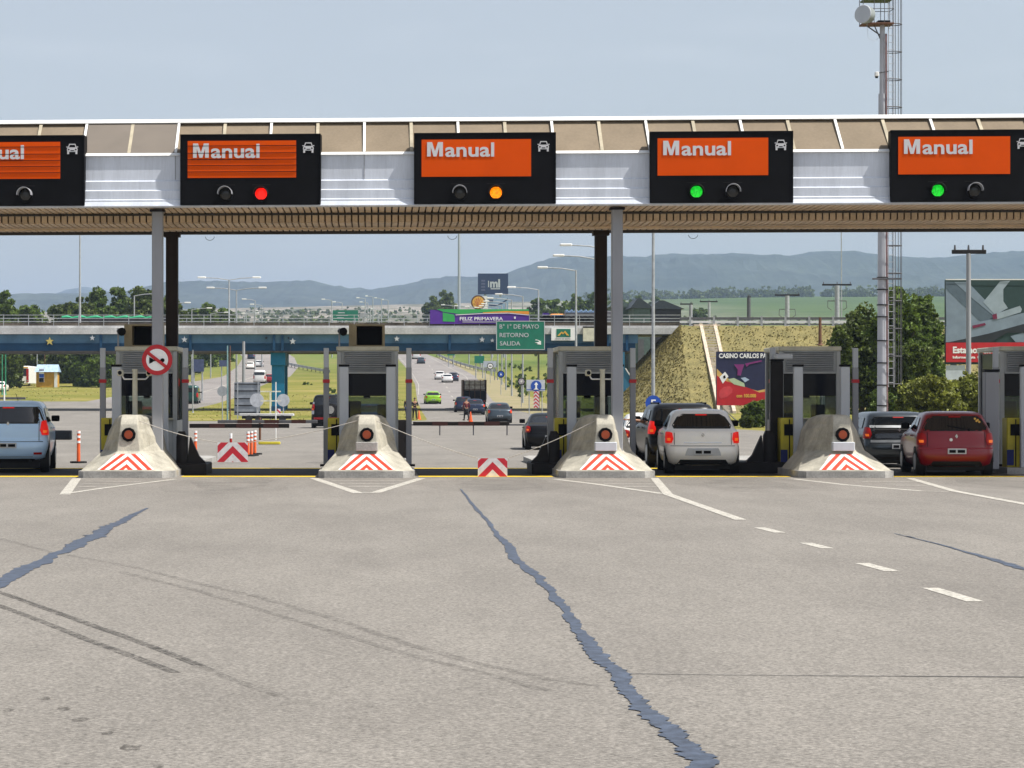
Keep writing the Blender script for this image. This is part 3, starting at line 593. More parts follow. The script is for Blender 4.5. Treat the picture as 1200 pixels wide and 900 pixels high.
# ================================================================ ISLANDS
INM = ['on the island with the no horn sign', 'on the island left of the central lane', 'on the island left of the silver car', 'on the island left of the red car', 'on the island at the right edge']
def hexring(z, a, bw, yf, c, yr, k=.25):
    return [(-a, yf, z), (a, yf, z), (bw, yf+c, z), (bw, yr-k, z), (bw-k, yr, z), (-bw+k, yr, z), (-bw, yr-k, z), (-bw, yf+c, z)]
for i, X in enumerate(ISL):
    YF = 54.55
    t = thing('traffic_island', 'low concrete kerbed island '+INM[i][3:] if False else 'low kerbed concrete island '+['under the left booth and column','under the second booth from the left','under the booth beside the silver car','under the booth between silver and red cars','cut by the right edge of the photo'][i], 'traffic island', (X, 0, 0), 0, 'traffic islands under the booths')
    b = MB(); b.loft([[(-1.0,57.6,z),(1.0,57.6,z),(1.0,69,z),(.8,70,z),(-.8,70,z),(-1.0,69,z)] for z in (-.02,.14)]); b.build('slab', 'concrete_grey', t)
    # concrete nose
    if i < 4:
        t = thing('crash_barrier', 'cream concrete nose barrier '+INM[i], 'crash barrier', (X, YF, 0), 0, 'concrete nose barriers')
        MB().loft([[(-.90,0,z),(.78,0,z),(1.03,.35,z),(1.03,3.0,z),(-1.03,3.0,z),(-1.03,.25,z)] for z in (-.01,.15)]).build('footing', 'concrete_grey', t)
        rg = []
        for z, a, bw, yf, c, yr in ((.152,.64,1.0,.06,.35,2.98),(.30,.48,.88,.30,.6,2.98),(.50,.29,.70,.60,.75,2.98),(.56,.25,.66,.68,1.0,2.98),(.80,.22,.61,.71,1.25,2.98),(1.0,.20,.56,.74,1.35,2.98),(1.14,.185,.48,.78,1.3,2.95),(1.26,.18,.41,.86,1.1,2.75),(1.325,.165,.31,.93,.9,2.4),(1.345,.13,.22,1.0,.7,2.2)):
            rg.append(hexring(z, a, bw, yf, c, yr, min(.25, bw*.4)))
        body = MB().loft(rg).build('body', 'concrete', t)
        body.modifiers.new('b', 'BEVEL').width = .018; body.modifiers['b'].segments = 2; body.modifiers['b'].limit_method = 'ANGLE'; body.modifiers['b'].angle_limit = R(20)
        # chevron paint follows the sloping front, 6 mm proud
        b = MB(); N = 3; zs_ = [.175, .30, .50]; ya = [.097, .30, .60]; aw = [.61, .465, .28]
        b.add([(-w_, y-.008, z+.006) for z, y, w_ in zip(zs_, ya, aw)]+[(w_, y-.008, z+.006) for z, y, w_ in zip(zs_, ya, aw)], [(0,3,4,1),(1,4,5,2)])
        b.build('chevron_panel', 'chevron', t)
        b = MB().cyl((0,.80,.92),(0,.68,.92),.155,.155,10); lh = b.build('lamp_housing', 'black', t)
        MB().cyl((0,.70,.92),(0,.655,.92),.095,.09,18).build('lamp_lens', mat('amber_reflector', (.26,.045,.012), .3) if i == 0 else bpy.data.materials['amber_reflector'], lh)
        b = MB(); n = 12; A = np.linspace(R(200), R(340), n)
        b.add([(.185*math.cos(a), .72, .92+.185*math.sin(a)) for a in A]+[(.15*math.cos(a), .72, .92+.15*math.sin(a)) for a in A], [(k, k+1, n+k+1, n+k) for k in range(n-1)]); b.build('white_rim', 'white', lh)
        if i in (1, 2, 3): MB().bbox(-.24, .24, .55, .74, .57, .76, .02).build('lamp_bracket', 'concrete_grey' if i == 1 else 'steel_light', t)
    # side posts in front of the booth
    for s_ in (-1, 1):
        t = thing('guard_post', 'light grey '+('left' if s_ < 0 else 'right')+' guard post '+INM[i], 'guard post', (X+s_*.53, 57.9, .14), 0, 'grey posts before the booths')
        MB().bbox(-.105,.105,-.06,.06,0,2.28,.015).build('post', 'steel_light', t); MB().box(-.12,.12,-.075,.075,2.283,2.33).build('cap', 'black', t)
    # booth
    YB = 59.5
    t = thing('toll_booth', ['narrow grey toll booth with louvred head and beige cabinet, behind the no horn sign','narrow grey toll booth with louvred head and beige cabinet, left of the central lane','narrow grey toll booth beside the silver car, front camera pole before it','narrow grey toll booth between the silver and the red car','narrow grey toll booth cut by the right edge of the photo'][i], 'toll booth', (X, YB, .14), 0, 'toll booths')
    for sx in (-1, 1):
        for sy, yy in ((0, 0), (1, 2.1)): MB().bbox(sx*.66-.05, sx*.66+.05, yy-.05, yy+.05, 0, 2.66, .012).build('corner_post', 'booth_wall', t)
    b = MB().box(-.61,.61,-.02,.02,0,1.10).box(-.68,-.64,.05,2.05,0,1.05).box(.64,.68,.05,2.05,0,1.05).box(-.61,.61,2.08,2.12,0,1.05); b.build('lower_wall', 'booth_wall', t)
    b = MB().box(-.61,.61,-.02,.0,2.16,2.66).box(-.61,.61,-.10,.0,2.14,2.175).box(-.61,.61,-.10,.0,2.645,2.662); sh = b.build('louvre_frame', 'booth_wall', t)
    b = MB()
    for k in range(9):
        z = 2.19+k*.052; b.add([(-.55,-.03,z+.042),(.55,-.03,z+.042),(.55,-.09,z+.012),(-.55,-.09,z+.012),(-.55,-.085,z),(.55,-.085,z)], [(0,3,2,1),(2,3,4,5)])
    b.build('louvre', 'shutter', sh)
    b = MB().bbox(-.73,.73,-.1,2.25,2.665,2.77,.03); b.build('roof', 'kerbpaint', t)
    MB().box(-.61,.61,-.01,.01,1.12,1.60).build('front_pane', 'pane', t); MB().box(-.61,.61,-.014,.014,1.62,2.14).build('dark_pane', 'film', t)
    MB().box(-.61,.61,2.09,2.10,1.07,2.1).build('rear_pane', 'pane', t); MB().build('rear_pane', 'pane', t) if False else None; MB().box(-.665,-.655,.06,2.04,1.07,2.62).build('side_pane', 'film', t); MB().box(.655,.665,.06,2.04,1.07,2.62).build('side_pane', 'pane', t)
    MB().box(-.63,.63,-.16,.5,1.075,1.105).build('counter', 'kerbpaint', t)
    b = MB().bbox(-.5,-.16,.55,.75,1.107,1.50,.03); b.build('computer_screen', 'black', t)
    MB().bbox(.22,.52,.9,1.2,1.107,1.42,.03).build('cash_drawer', 'black', t)
    MB().bbox(-.10,.06,.3,.36,1.56,1.66,.02).build('camera', 'black', t)
    if i in (0, 1):
        bx = thing('rooftop_cabinet', 'beige open fronted cabinet on the roof of the '+['left booth','second booth'][i], 'cabinet', (X+(-.12 if i == 0 else -.02), YB+.2, 2.91), 0, 'beige cabinets on booth roofs')
        b = MB().box(-.42,-.24,0,1.2,0,.52).box(.36,.42,0,1.2,0,.52).box(-.24,.36,0,1.2,0,.035).box(-.24,.36,0,1.2,.485,.52).box(-.24,.36,.9,1.0,.035,.485); b.build('shell', mat('beige_cabinet_metal', (.33,.27,.16), .6) if i == 0 else bpy.data.materials['beige_cabinet_metal'], bx)
        MB().box(-.23,.35,.5,.52,.045,.475).build('inner_grille', 'black', bx)
        sp = thing('loudspeaker', 'small black horn speaker at the roof edge of the '+['left booth','second booth'][i], 'speaker', (X-.66, YB, 2.91), 0, 'speakers on booth roofs')
        MB().cyl((0,0,0),(0,0,.42),.02).build('bracket', 'steel', sp); MB().cyl((0,.1,.36),(.1,-.12,.34),.05,.1,10).build('horn', 'black', sp)
    # yellow cabinet on the left lane side
    t = thing('ticket_cabinet', 'mustard yellow ticket cabinet '+INM[i], 'cabinet', (X-.70, 58.25, .14), 0, 'yellow ticket cabinets')
    MB().bbox(-.20,.20,-.2,.25,0,1.12,.02).build('casing', 'yellow', t); MB().box(-.12,.12,-.212,-.203,.72,.98).build('keypad', 'black', t); MB().box(-.20,-.05,-.24,-.205,.05,.40).build('card_slot', 'cloth_blue', t)
    MB().box(-.012,.012,-.215,-.204,.02,1.09).build('door_seam', 'black', t)
    # thin height posts either side
    for s_ in (-1, 1):
        dark = s_ > 0 or i >= 2
        t = thing('barrier_post', 'slim square post, '+('left' if s_ < 0 else 'right')+' side, '+INM[i], 'post', (X+s_*.95, 58.9, .14), 0, 'slim posts beside the booths')
        MB().bbox(-.065,.065,-.065,.065,0,2.62-.35,.012).build('shaft', 'steel', t); MB().bbox(-.06,.06,-.06,.06,2.272,2.72,.012).build('top_sleeve', 'steel_light', t)
        MB().box(-.08,.08,-.08,.08,1.92,2.0).build('reflective_band', 'redsign', t); MB().box(-.14,.14,-.14,.14,0,.05).build('foot', 'steel_dark', t)

def dark_base(X, Y, label, w_=.42, flip=1):
    t = thing('steel_bollard', label, 'bollard', (X, Y, .0), 0, 'dark steel bollards')
    MB().bbox(-w_,w_,-.35,1.6,0,.26,.04).build('plinth', 'steel_dark', t)
    pts = [(-flip*.18*(1-k/8)**2+flip*.22*(k/8)**.5*0-flip*.16, -.1, .26+.72*math.sin(k/8*PI/2)) for k in range(9)]
    b = MB(); b.loft([[(-.16*flip-.12,-.2,.262),(-.16*flip+.12,-.2,.262),(-.16*flip+.12,.2,.262),(-.16*flip-.12,.2,.262)],[(-.16*flip-.12,-.16,.85),(-.16*flip+.11,-.16,.85),(-.16*flip+.11,.16,.85),(-.16*flip-.12,.16,.85)],[(-.16*flip-.08,-.1,.97),(-.16*flip+.06,-.1,.97),(-.16*flip+.06,.1,.97),(-.16*flip-.08,.1,.97)]],0,True)
    b.build('hood', 'steel_dark', t)
    MB().prism([(-.04*flip,.262),(.38*flip,.262),(.22*flip,.42),(.02*flip,.86)], -.12, .12).build('gusset', 'steel_dark', t)
dark_base(PX(222, 57.0), 57.0, 'dark steel barrier base right of the left island', .40, 1)
dark_base(PX(641, 57.4), 57.4, 'dark steel barrier base under the post left of the third booth', .36, -1)
dark_base(PX(893, 58.2), 58.2, 'dark steel barrier base between silver car and fourth booth', .6, -1)
t = thing('control_box', 'dark tall metal post box left of the fourth booth', 'post', (PX(913, 58.2), 58.6, .1)); MB().bbox(-.14,.14,-.12,.12,0,2.45,.02).build('casing', 'steel_dark', t); MB().box(-.15,.15,-.13,.13,2.453,2.5).build('cap', 'black', t)
MB().bbox(-.05,.35,-.2,.1,2.50,2.62,.03).build('floodlight', 'steel_light', t)
t = thing('control_box', 'tall brown grey post left of the booth at the right edge', 'post', (PX(1161, 58.0), 58.0, .1)); MB().bbox(-.16,.16,-.14,.14,0,2.2,.02).build('casing', 'steel', t); MB().box(-.17,.17,-.15,.15,2.203,2.26).build('cap', 'black', t)
# camera poles on the first and third nose
for i, lab in ((0, 'cream pole with two small cameras, on the left island'), (2, 'cream pole with two small cameras, on the third island')):
    t = thing('camera_pole', lab, 'camera pole', (ISL[i]-.02+(.10 if i == 2 else 0), 56.9, 1.2), 0, 'camera poles')
    MB().cyl((0,0,-.2),(0,0,1.12),.058,.055,12).build('pole', 'kerbpaint', t); MB().cyl((0,0,1.12),(0,0,1.15),.066,.066,12).build('cap', 'kerbpaint', t)
    MB().tube([(-.28,0,1.0),(-.24,0,.93),(.24,0,.93),(.30,0,1.0)], .016).build('arm', 'white', t)
    for s_ in (-1, 1):
        c = MB().bbox(s_*.32-.06, s_*.32+.06, -.16, .14, 1.0, 1.14, .03).build('camera', 'kerbpaint', t)
        MB().cyl((s_*.32,-.162,1.07),(s_*.32,-.18,1.07),.045).build('lens', 'black', c)
# no horn sign
t = thing('no_horn_sign', 'round red ringed sign forbidding the horn, fixed to the left column', 'road sign', (XC[0], sk(XC[0], 56)-.15, CAMH+(CY-421.5)*55.9/F))
r_ = .335
MB().disc(0, 0, r_, -.0, .02, 40).build('plate', 'redsign', t)
MB().disc(0, 0, r_*.97, -.006, -.002, 40).build('rim', 'redsign', t); MB().disc(0, 0, r_*.72, -.012, -.008, 40).build('white_field', 'whitetext', t)
b = MB(); b.prism([(-.17,.055),(-.17,-.085),(-.13,-.07),(-.07,-.03),(.08,-.025),(.08,.0),(-.07,.005),(-.13,.04)], -.02, -.014); b.disc(.12,-.01,.045,-.02,-.014,16); b.build('horn_symbol', 'black', t)
b = MB(); a = R(-38); c_, s_ = math.cos(a), math.sin(a); b.prism([(x*c_-z*s_, x*s_+z*c_) for x, z in ((-r_*.8,-.035),(r_*.8,-.035),(r_*.8,.035),(-r_*.8,.035))], -.028, -.022); b.build('slash', 'redsign', t)
# chains across the closed lanes with chevron boards
def chain(p, q, sag, parent):
    pts = [Vector(p).lerp(Vector(q), k/14)-Vector((0,0,sag*4*(k/14)*(1-k/14))) for k in range(15)]
    return MB().tube(pts, .0085, 6).build('chain', mat('chain_link_steel', (.45,.42,.38), .6) if 'chain_link_steel' not in bpy.data.materials else bpy.data.materials['chain_link_steel'], parent)
for (pa, pb, bx0, bx1, zt, zb, lab) in (((ISL[0]+.2,55.5,1.22),(ISL[1]-.2,55.5,1.22),255,290.5,(CY-518.5),(CY-541.5),'closed lane left of the second booth'),((ISL[1]+.2,55.5,1.22),(ISL[2]-.2,55.5,1.22),560,594.5,(CY-537),(CY-560.5),'central lane, almost touching the road')):
    u2 = 55.4/F; xa, xb = (bx0-CX)*u2, (bx1-CX)*u2; z1, z0 = CAMH+zt*u2, CAMH+zb*u2
    t = thing('chevron_board', 'red and white chevron board on a chain, '+lab, 'chevron board', ((xa+xb)/2, 55.4, (z0+z1)/2), 0, 'chevron boards on chains')
    hw, hh = (xb-xa)/2, (z1-z0)/2
    MB().box(-hw,hw,-.008,.012,-hh,hh).build('board', 'chevboard', t)
    L0 = Vector(pa)-Vector(t.location); R0 = Vector(pb)-Vector(t.location)
    chain(L0, (-hw,0,hh), .05, t); chain((hw,0,hh), R0, .05, t)
# boom gates behind the booths
M['boomred'] = mat('faded_dark_red_band', (.05,.012,.010), .6)
def boom(px0, px1, py, Y, lab, r=.05, m='steel_dark', postpx=None):
    t = thing('boom_gate', lab, 'boom gate', (PX(px0, Y), Y, 0), 0, 'lowered boom gates'); L_ = PX(px1, Y)-PX(px0, Y); z = CAMH+(CY-py)*Y/F
    MB().bbox(0, L_, -.04, .04, z-r, z+r, .015).build('boom_arm', m, t)
    for k in range(3): MB().box(L_*(.2+.27*k), L_*(.2+.27*k)+.4, -.043, .043, z-r-.003, z+r+.003).build('red_band', 'boomred', t)
    if postpx is not None:
        x = PX(postpx, Y)-PX(px0, Y); MB().bbox(x-.15, x+.15, .05, .4, 0, z+.1, .02).build('motor_housing', 'steel_dark', t)
boom(222, 339, 499, 67, 'dark lowered boom gate across the lane left of the second booth', .055, 'steel_dark', 392)
boom(255, 372, 494, 71, 'thinner grey boom gate farther back left of the second booth', .045, 'rail_dark')
boom(484, 597, 496.5, 67, 'dark lowered boom gate across the central lane', .05, 'steel_dark', 470)
boom(0, 0+60, 495, 66, 'dark boom stub right of the blue hatchback', .12, 'rail_dark') if False else None
t = thing('wire_fence', 'low dark line barrier across the central road behind the boom', 'barrier', (PX(476, 118), 118, 0)); MB().box(0, PX(640,118)-PX(476,118), -.05, .05, .45*1.0, .52).build('rail', 'rail_dark', t)
b = MB(); 
for k in range(5): b.cyl((k*1.55,0,0),(k*1.55,0,.5),.03)
b.build('rail_support', 'rail_dark', t)
# orange delineator posts
def delin(px, pyb, pyt, lab, m='orange'):
    g = G(px, pyb); h = (pyb-pyt)*g.y/F
    t = thing('delineator_post', lab, 'delineator', (g.x, g.y, .006), 0, 'orange delineator posts')
    MB().loft([[(.22*math.cos(a)*1, .18*math.sin(a), z) for a in np.linspace(0,2*PI,9)[:-1]] for z in (0,.05)]).build('foot', 'rubber', t)
    MB().cyl((0,0,.05),(0,0,h),.05,.04,12).build('post', m, t)
    for k in (.62,.78,.92): MB().cyl((0,0,h*k),(0,0,h*k+.06),.054,.052,12).build('reflective_band', 'whitetext', t)
delin(92, 543, 505, 'orange delineator post standing beside the blue hatchback'); delin(229, 537, 505, 'orange delineator post right of the left island')
delin(290.5, 535, 506, 'left one of three orange delineators beside the chevron board'); delin(294.6, 534.5, 505.5, 'middle one of three orange delineators beside the chevron board'); delin(298.6, 533, 504.5, 'right one of three orange delineators beside the chevron board')
delin(270.5, 522, 509, 'small red delineator behind the hanging chevron board', 'red')
def cone(px, pyb, pyt, lab):
    g = G(px, pyb); h = (pyb-pyt)*g.y/F; t = thing('traffic_cone', lab, 'traffic cone', (g.x, g.y, .006), 0, 'traffic cones')
    MB().box(-.2,.2,-.2,.2,0,.04).build('base', 'orange', t); MB().cyl((0,0,.04),(0,0,h),.15,.03,14).build('cone', 'orange', t); MB().cyl((0,0,h*.55),(0,0,h*.7),.082,.062,14).build('white_band', 'whitetext', t)
cone(491, 492, 481, 'orange cone by the person standing left on the central road'); cone(551.5, 495.5, 482.5, 'orange cone by the person in front of the dark car')
# yellow boom stand
g = G(311, 521.5); t = thing('boom_stand', 'low yellow footed stand with a brown upright below the boom gate', 'stand', (g.x, g.y, 0)); MB().bbox(-.25,.55,-.1,.1,.02,.12,.03).build('foot', 'yellow', t); MB().cyl((-.2,0,.18),(-.2,0,1.0),.045).build('upright', 'wood', t); MB().cyl((.38,0,.18),(.38,0,2.3),.022).build('thin_pole', 'white', t)
# ================================================================ BRIDGE
YBR = 250.0; ub = YBR/F
def zb_(py): return CAMH+(CY-py)*ub
def xb_(px): return (px-CX)*ub
XL, XRr = xb_(-320), xb_(798)
t = thing('overpass_bridge', 'long blue girder overpass with pale concrete parapet crossing behind the toll booths', 'bridge', (0, YBR, 0))
MB().box(XL, XRr, 0, 11, zb_(391.5), zb_(384)).box(XL, XRr, .3, .5, zb_(384), zb_(381.5)).build('deck', 'parapet', t)
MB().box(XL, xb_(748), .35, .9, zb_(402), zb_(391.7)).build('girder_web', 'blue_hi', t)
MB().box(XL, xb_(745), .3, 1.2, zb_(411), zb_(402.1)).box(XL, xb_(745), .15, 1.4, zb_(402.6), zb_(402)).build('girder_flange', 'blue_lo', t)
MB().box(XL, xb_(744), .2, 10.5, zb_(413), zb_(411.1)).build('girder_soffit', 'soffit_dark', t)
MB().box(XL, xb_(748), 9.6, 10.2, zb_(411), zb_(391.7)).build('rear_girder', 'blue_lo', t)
for px in (118, 223, 321, 331, 527, 712, 735): MB().box(xb_(px)-.12, xb_(px)+.12, .12, .348, zb_(410.9), zb_(391.8)).build('web_stiffener', 'blue_lo', t)
# star ornaments
def star(px, py, r, m):
    pts = []
    for k in range(10):
        a = PI/2+k*PI/5; q = r if k % 2 == 0 else r*.42; pts.append((xb_(px)+q*math.cos(a), zb_(py)+q*math.sin(a)))
    MB().prism(pts, .02, .28).build('star', m, t)
star(58, 400, .42, mat('gold_star', (.55,.45,.12), .5)); star(108, 396, .28, 'steel_light'); star(216, 398, .32, 'steel_light'); star(343, 400, .34, 'steel_light'); star(465, 397, .3, 'steel_light'); star(565, 398, .3, 'steel_light'); star(577, 399, .22, 'steel_light'); star(312, 396, .15, 'steel_dark'); star(338, 396, .12, 'steel_dark')
# railings on the deck
for yy in (.45, 10.6):
    b = MB(); x = XL
    while x < XRr-1: b.box(x-.03, x+.03, yy-.03, yy+.03, zb_(382), zb_(368.5)+(0)); x += 2.45
    b.build('railing_post', 'galv', t)
    b = MB()
    for py in (369, 373, 376.5): b.box(XL, XRr, yy-.025, yy+.025, zb_(py)-.03, zb_(py)+.03)
    b.build('railing', 'galv', t)
MB().box(XL, XRr, .5, .8, zb_(384), zb_(377.8)).build('inner_kerb', mat('stained_brown_barrier', (.16,.13,.10), .85, var=.3, scale=.5, fine=.2), t)
# piers
def pier(px0, px1, pyb, top=412.8, flare=True):
    x0, x1 = xb_(px0), xb_(px1); b = MB()
    b.box(x0, x1, .8, 2.2, H(YBR)-.3, zb_(428)); b.build('pier_shaft', 'blue_pier', t)
    b = MB().box(x0-.1, x1+.1, .6, 10, zb_(427.9), zb_(413.1)); b.build('pier_head', 'blue_pier', t)
    MB().box(x0, x1, 8.2, 9.6, H(YBR)-.3, zb_(428)).build('pier_shaft', 'blue_pier', t)
    MB().box(x0-.06, x1+.06, .7, 2.3, H(YBR)-.2, zb_(476)).build('pier_foot', 'blue_lo', t)
pier(318, 333, 487); pier(-8, 6, 487) if False else None
# slanted blue abutment wing with white edge
b = MB(); b.prism([(xb_(722), H(YBR)), (xb_(760), H(YBR)), (xb_(728), zb_(432)), (xb_(728), zb_(413.2)), (xb_(722), zb_(413.2))], -3.5, .1); b.build('abutment_wing', mat('teal_blue_wall', (.02,.15,.26), .6, var=.08, scale=.5), t)
b = MB(); b.prism([(xb_(760.2), H(YBR)), (xb_(762), H(YBR)), (xb_(729.5), zb_(432)), (xb_(728.2), zb_(432))], -3.6, -2.6); b.build('wing_edge', 'white', t)
# banner
def wallbox(px0, px1, py0, py1, y0, y1, m, name, par): return MB().box(xb_(px0), xb_(px1), y0, y1, zb_(py1), zb_(py0)).build(name, m, par)
bn = thing('banner', 'long purple spring greeting banner with green and orange bands on the bridge railing', 'banner', (0, YBR, 0))
wallbox(504, 620, 363, 379.5, .2, .26, 'purple', 'cloth', bn)
b = MB(); f = lambda pts, m, nm, y=.17: MB().prism([(xb_(a), zb_(c)) for a, c in pts], y, .198).build(nm, m, bn)
f([(512,362.3),(620,362.3),(620,364.3),(592,364.4),(566,366),(540,368.2),(532,367),(520,365.4)], 'green_ban', 'green_band')
f([(519,366),(532,368.6),(533,372),(533,377),(519,376.5)], 'green_ban', 'green_patch', .18)
f([(566,366),(592,364.4),(620,364.6),(620,368.5),(596,366.2),(566,366.8)], 'orange_ban', 'orange_band', .165)
f([(534,368.6),(566,367.0),(596,366.5),(620,368.8),(620,369.5),(596,367.2),(566,367.7),(534,369.4)], 'whitetext', 'white_line', .16)
text('FELIZ PRIMAVERA', 5.6*ub, 'lettering', 'whitetext', bn, xb_(538.5), .15, zb_(375.3), bold=.008, sx=1.16)
text('............................', 2.6*ub, 'small_lettering', 'whitetext', bn, xb_(543), .15, zb_(377.8), bold=.008, sx=1.1) if False else None
MB().box(xb_(542), xb_(583), .15, .19, zb_(377.6), zb_(376.9)).build('small_print_line', 'lettering', bn)
wallbox(602.5, 604.5, 371, 373.5, .15, .19, 'whitetext', 'emblem', bn)
# small plates on the bridge
p = thing('bridge_plate', 'white plate with a green picture of a yellow hill on the bridge girder', 'sign', (0, YBR, 0))
wallbox(646, 675.5, 384, 399, -.1, .0, 'whitetext', 'plate', p); wallbox(652, 668.5, 385.5, 395, -.13, -.105, 'signgreen', 'green_field', p)
MB().prism([(xb_(a), zb_(c)) for a, c in ((653,393.5),(658,388.5),(660,390),(662,387.5),(667,393.5),(664,393),(661.5,390),(659.5,392),(658,390.5),(655.5,393.5))], -.16, -.133).build('hill_mark', 'gold', p)
text('CAMINO DE SIERRAS', 1.6*ub, 'lettering', 'steel_dark', p, xb_(650), -.12, zb_(397.8), sx=1.25)
p = thing('junction_box', 'beige box fixed to the bridge girder left of the dark column', 'box', (0, YBR, 0)); wallbox(683, 696, 384.5, 400, -.5, .1, 'kerbpaint', 'casing', p); wallbox(683, 696, 382.6, 384.4, -.5, .1, 'steel_dark', 'lid', p)
# lorry with green tarpaulin on the bridge
def lorry(px0, px1, py0, py1, Y, tarp, body, lab, cab=None):
    uu = Y/F; x0, x1 = (px0-CX)*uu, (px1-CX)*uu; z0, z1 = CAMH+(CY-py1)*uu, CAMH+(CY-py0)*uu; t = thing('lorry', lab, 'lorry', (x0, Y, z0)); L_ = x1-x0; h = z1-z0
    MB().bbox(0, L_, 0, 2.4, h*.25, h*.72, .05).build('cargo_bed', body, t)
    rg = []
    n = 18
    for k in range(n+1):
        x = L_*k/n; z = h*(.9+.1*math.sin(k*2.1)); rg.append([(x,-.03,h*.72),(x,-.03,z-.15),(x,.4,z),(x,2.0,z),(x,2.43,z-.15),(x,2.43,h*.72)])
    MB().loft(rg).build('tarpaulin', tarp, t)
    b = MB()
    for k in range(5): x = L_*(.1+.19*k); b.cyl((x,-.02,.1),(x,.3,.1),.5,.5,14)
    b.build('wheel', 'rubber', t)
    MB().bbox(L_+.1, L_+2.2, .1, 2.3, 0, h*.85, .15).build('cab', cab or body, t)
    return t
lorry(72, 176, 369, 380.5, 256, mat('green_tarpaulin', (.02,.30,.14), .6), mat('dark_cargo', (.02,.018,.025), .7), 'long lorry with a green tarpaulin driving on the bridge at left')
# ================================================================ EMBANKMENT
M['slope'] = mat('dry_grass_slope', (.24,.20,.075), .95, col2=(.13,.115,.04), scale=.9, fine=.45, bump=.5, bscale=5, detail=10)
M['slope2'] = M['slope']
ZT_ = zb_(382); ZB = H(230)
def emb():
    b = MB(); xs_ = [xb_(798)+i*1.6 for i in range(46)]
    # toe line: curves round the bridge end; crest straight
    nr = 26; vs = []; fs = []
    cols = []
    cres = [(xb_(797), YBR+0.0)]+[(xb_(797)+k*1.5, YBR) for k in range(1, 50)]
    cone_ = [(xb_(797), YBR+10-k*1.1) for k in range(0, 10)]
    line = []
    for k in range(17): line.append(((xb_(797), YBR+8-k*.5), (-1, 0)))
    for k in range(23): a = PI+ (PI/2)*(k+1)/24; line.append(((xb_(797), YBR), (math.cos(a), math.sin(a))))
    for x, y in cres: line.append(((x, y), (0, -1)))
    W = 13.5
    for (x, y), d in line:
        for j in range(nr+1):
            s_ = j/nr; z = ZT_+(ZB-.3-ZT_)*s_; wdt = W*s_*(1-.38*max(0, -d[0])**1.3)
            nz = (.12*math.sin(x*1.9+j*1.3)+.1*math.sin(x*.7-j*2.1)) if d[0] > -.01 else 0
            vs.append((x+d[0]*wdt, y+d[1]*wdt+(nz if 0 < j < nr else 0)*.6, z+(random.uniform(-.03,.03) if 0 < j < nr else 0)))
    n = nr+1
    for i in range(len(line)-1):
        for j in range(nr): fs.append((i*n+j, i*n+j+1, (i+1)*n+j+1, (i+1)*n+j))
    b.add(vs, fs, 0, True); o = b.build('embankment', 'slope'); struct(o)
    x0 = xb_(797); x1 = cres[-1][0]
    o = struct(MB().box(x0, x1, YBR, YBR+14, ZB-1, ZT_).build('embankment_top', 'concrete_grey'))
    # retaining edge and weeds: tufts on the slope
    tv = []; tf = []
    for k in range(26000):
        (x, y), d = line[rng.integers(0, len(line)-1)]; aa = rng.uniform(-.04,.04); d = (d[0]-d[1]*aa, d[1]+d[0]*aa) if -.99 < d[0] < -.01 else d; x += rng.uniform(0, 1.5) if d[0] > -.01 else 0
        s_ = rng.uniform(.0, 1); wdt = W*s_*(1-.38*max(0, -d[0])**1.3)
        px, py, pz = x+d[0]*wdt, y+d[1]*wdt, ZT_+(ZB-.3-ZT_)*s_
        h = rng.uniform(.04, .15); a = rng.uniform(0, PI); ww = rng.uniform(.03, .10)
        q = len(tv); tv += [(px-ww*math.cos(a), py-ww*math.sin(a), pz-.05), (px+ww*math.cos(a), py+ww*math.sin(a), pz-.05), (px+ww*.6+rng.uniform(-.1,.1), py-.05, pz+h), (px-ww*.6, py-.05, pz+h*.8)]; tf.append((q, q+1, q+2, q+3))
    o = MB().add(tv, tf).build('dry_grass', mat('dry_grass_tufts', (.26,.215,.075), .95, var=.2, scale=.25, island=.6)); tag(o, 'dry yellow grass tufts covering the sloping embankment by the bridge', 'dry grass', kind='stuff')
emb()
# stairs down the slope
t = thing('slope_stairs', 'narrow pale concrete stairway running down the grassy embankment', 'stairs', (xb_(830), YBR, ZT_))
n = 34; W = 13.5; dz = (ZT_-ZB)/n; dy = W/n; b = MB()
for k in range(n): b.box(-.52, .52, -(k+1)*dy+.10, -(k)*dy+.02, -(k+1)*dz-.30, -(k+1)*dz+.16)
b.build('steps', mat('pale_step_concrete', (.50,.44,.36), .9, var=.15, scale=2), t)
for s_ in (-1, 1):
    b = MB(); x = s_*.68; b.add([(x-.16,.3,.25),(x+.16,.3,.25),(x+.16,-W,-(ZT_-ZB)+.32),(x-.16,-W,-(ZT_-ZB)+.32),(x-.16,.3,-.6),(x+.16,.3,-.6),(x+.16,-W,-(ZT_-ZB)-.5),(x-.16,-W,-(ZT_-ZB)-.5)], [(0,1,2,3),(0,3,7,4),(1,5,6,2),(0,4,5,1),(3,2,6,7)]); b.build('side_kerb', mat('pink_cream_concrete', (.58,.48,.38), .9) if s_ < 0 else bpy.data.materials['pink_cream_concrete'], t)
MB().box(-1.4, 1.2, .0, 1.0, -.05, .16).build('top_landing', bpy.data.materials['pink_cream_concrete'], t)
# guard rail on the embankment
t = thing('guard_rail', 'dark and white horizontal guard rail along the top of the embankment', 'guard rail', (xb_(797), YBR+.3, ZT_))
L_ = 62
MB().box(0, L_, -.03, .03, .62, .86).box(0, L_, -.05, .02, .08, .22).build('dark_beam', 'rail_dark', t); MB().box(0, L_, -.06, .04, .30, .52).build('white_beam', 'lettering', t)
b = MB()
for k in range(22): b.box(k*2.33+.9, k*2.33+1.1, -.12, -.06, -.1, .95)
b.build('rail_post', 'steel', t)
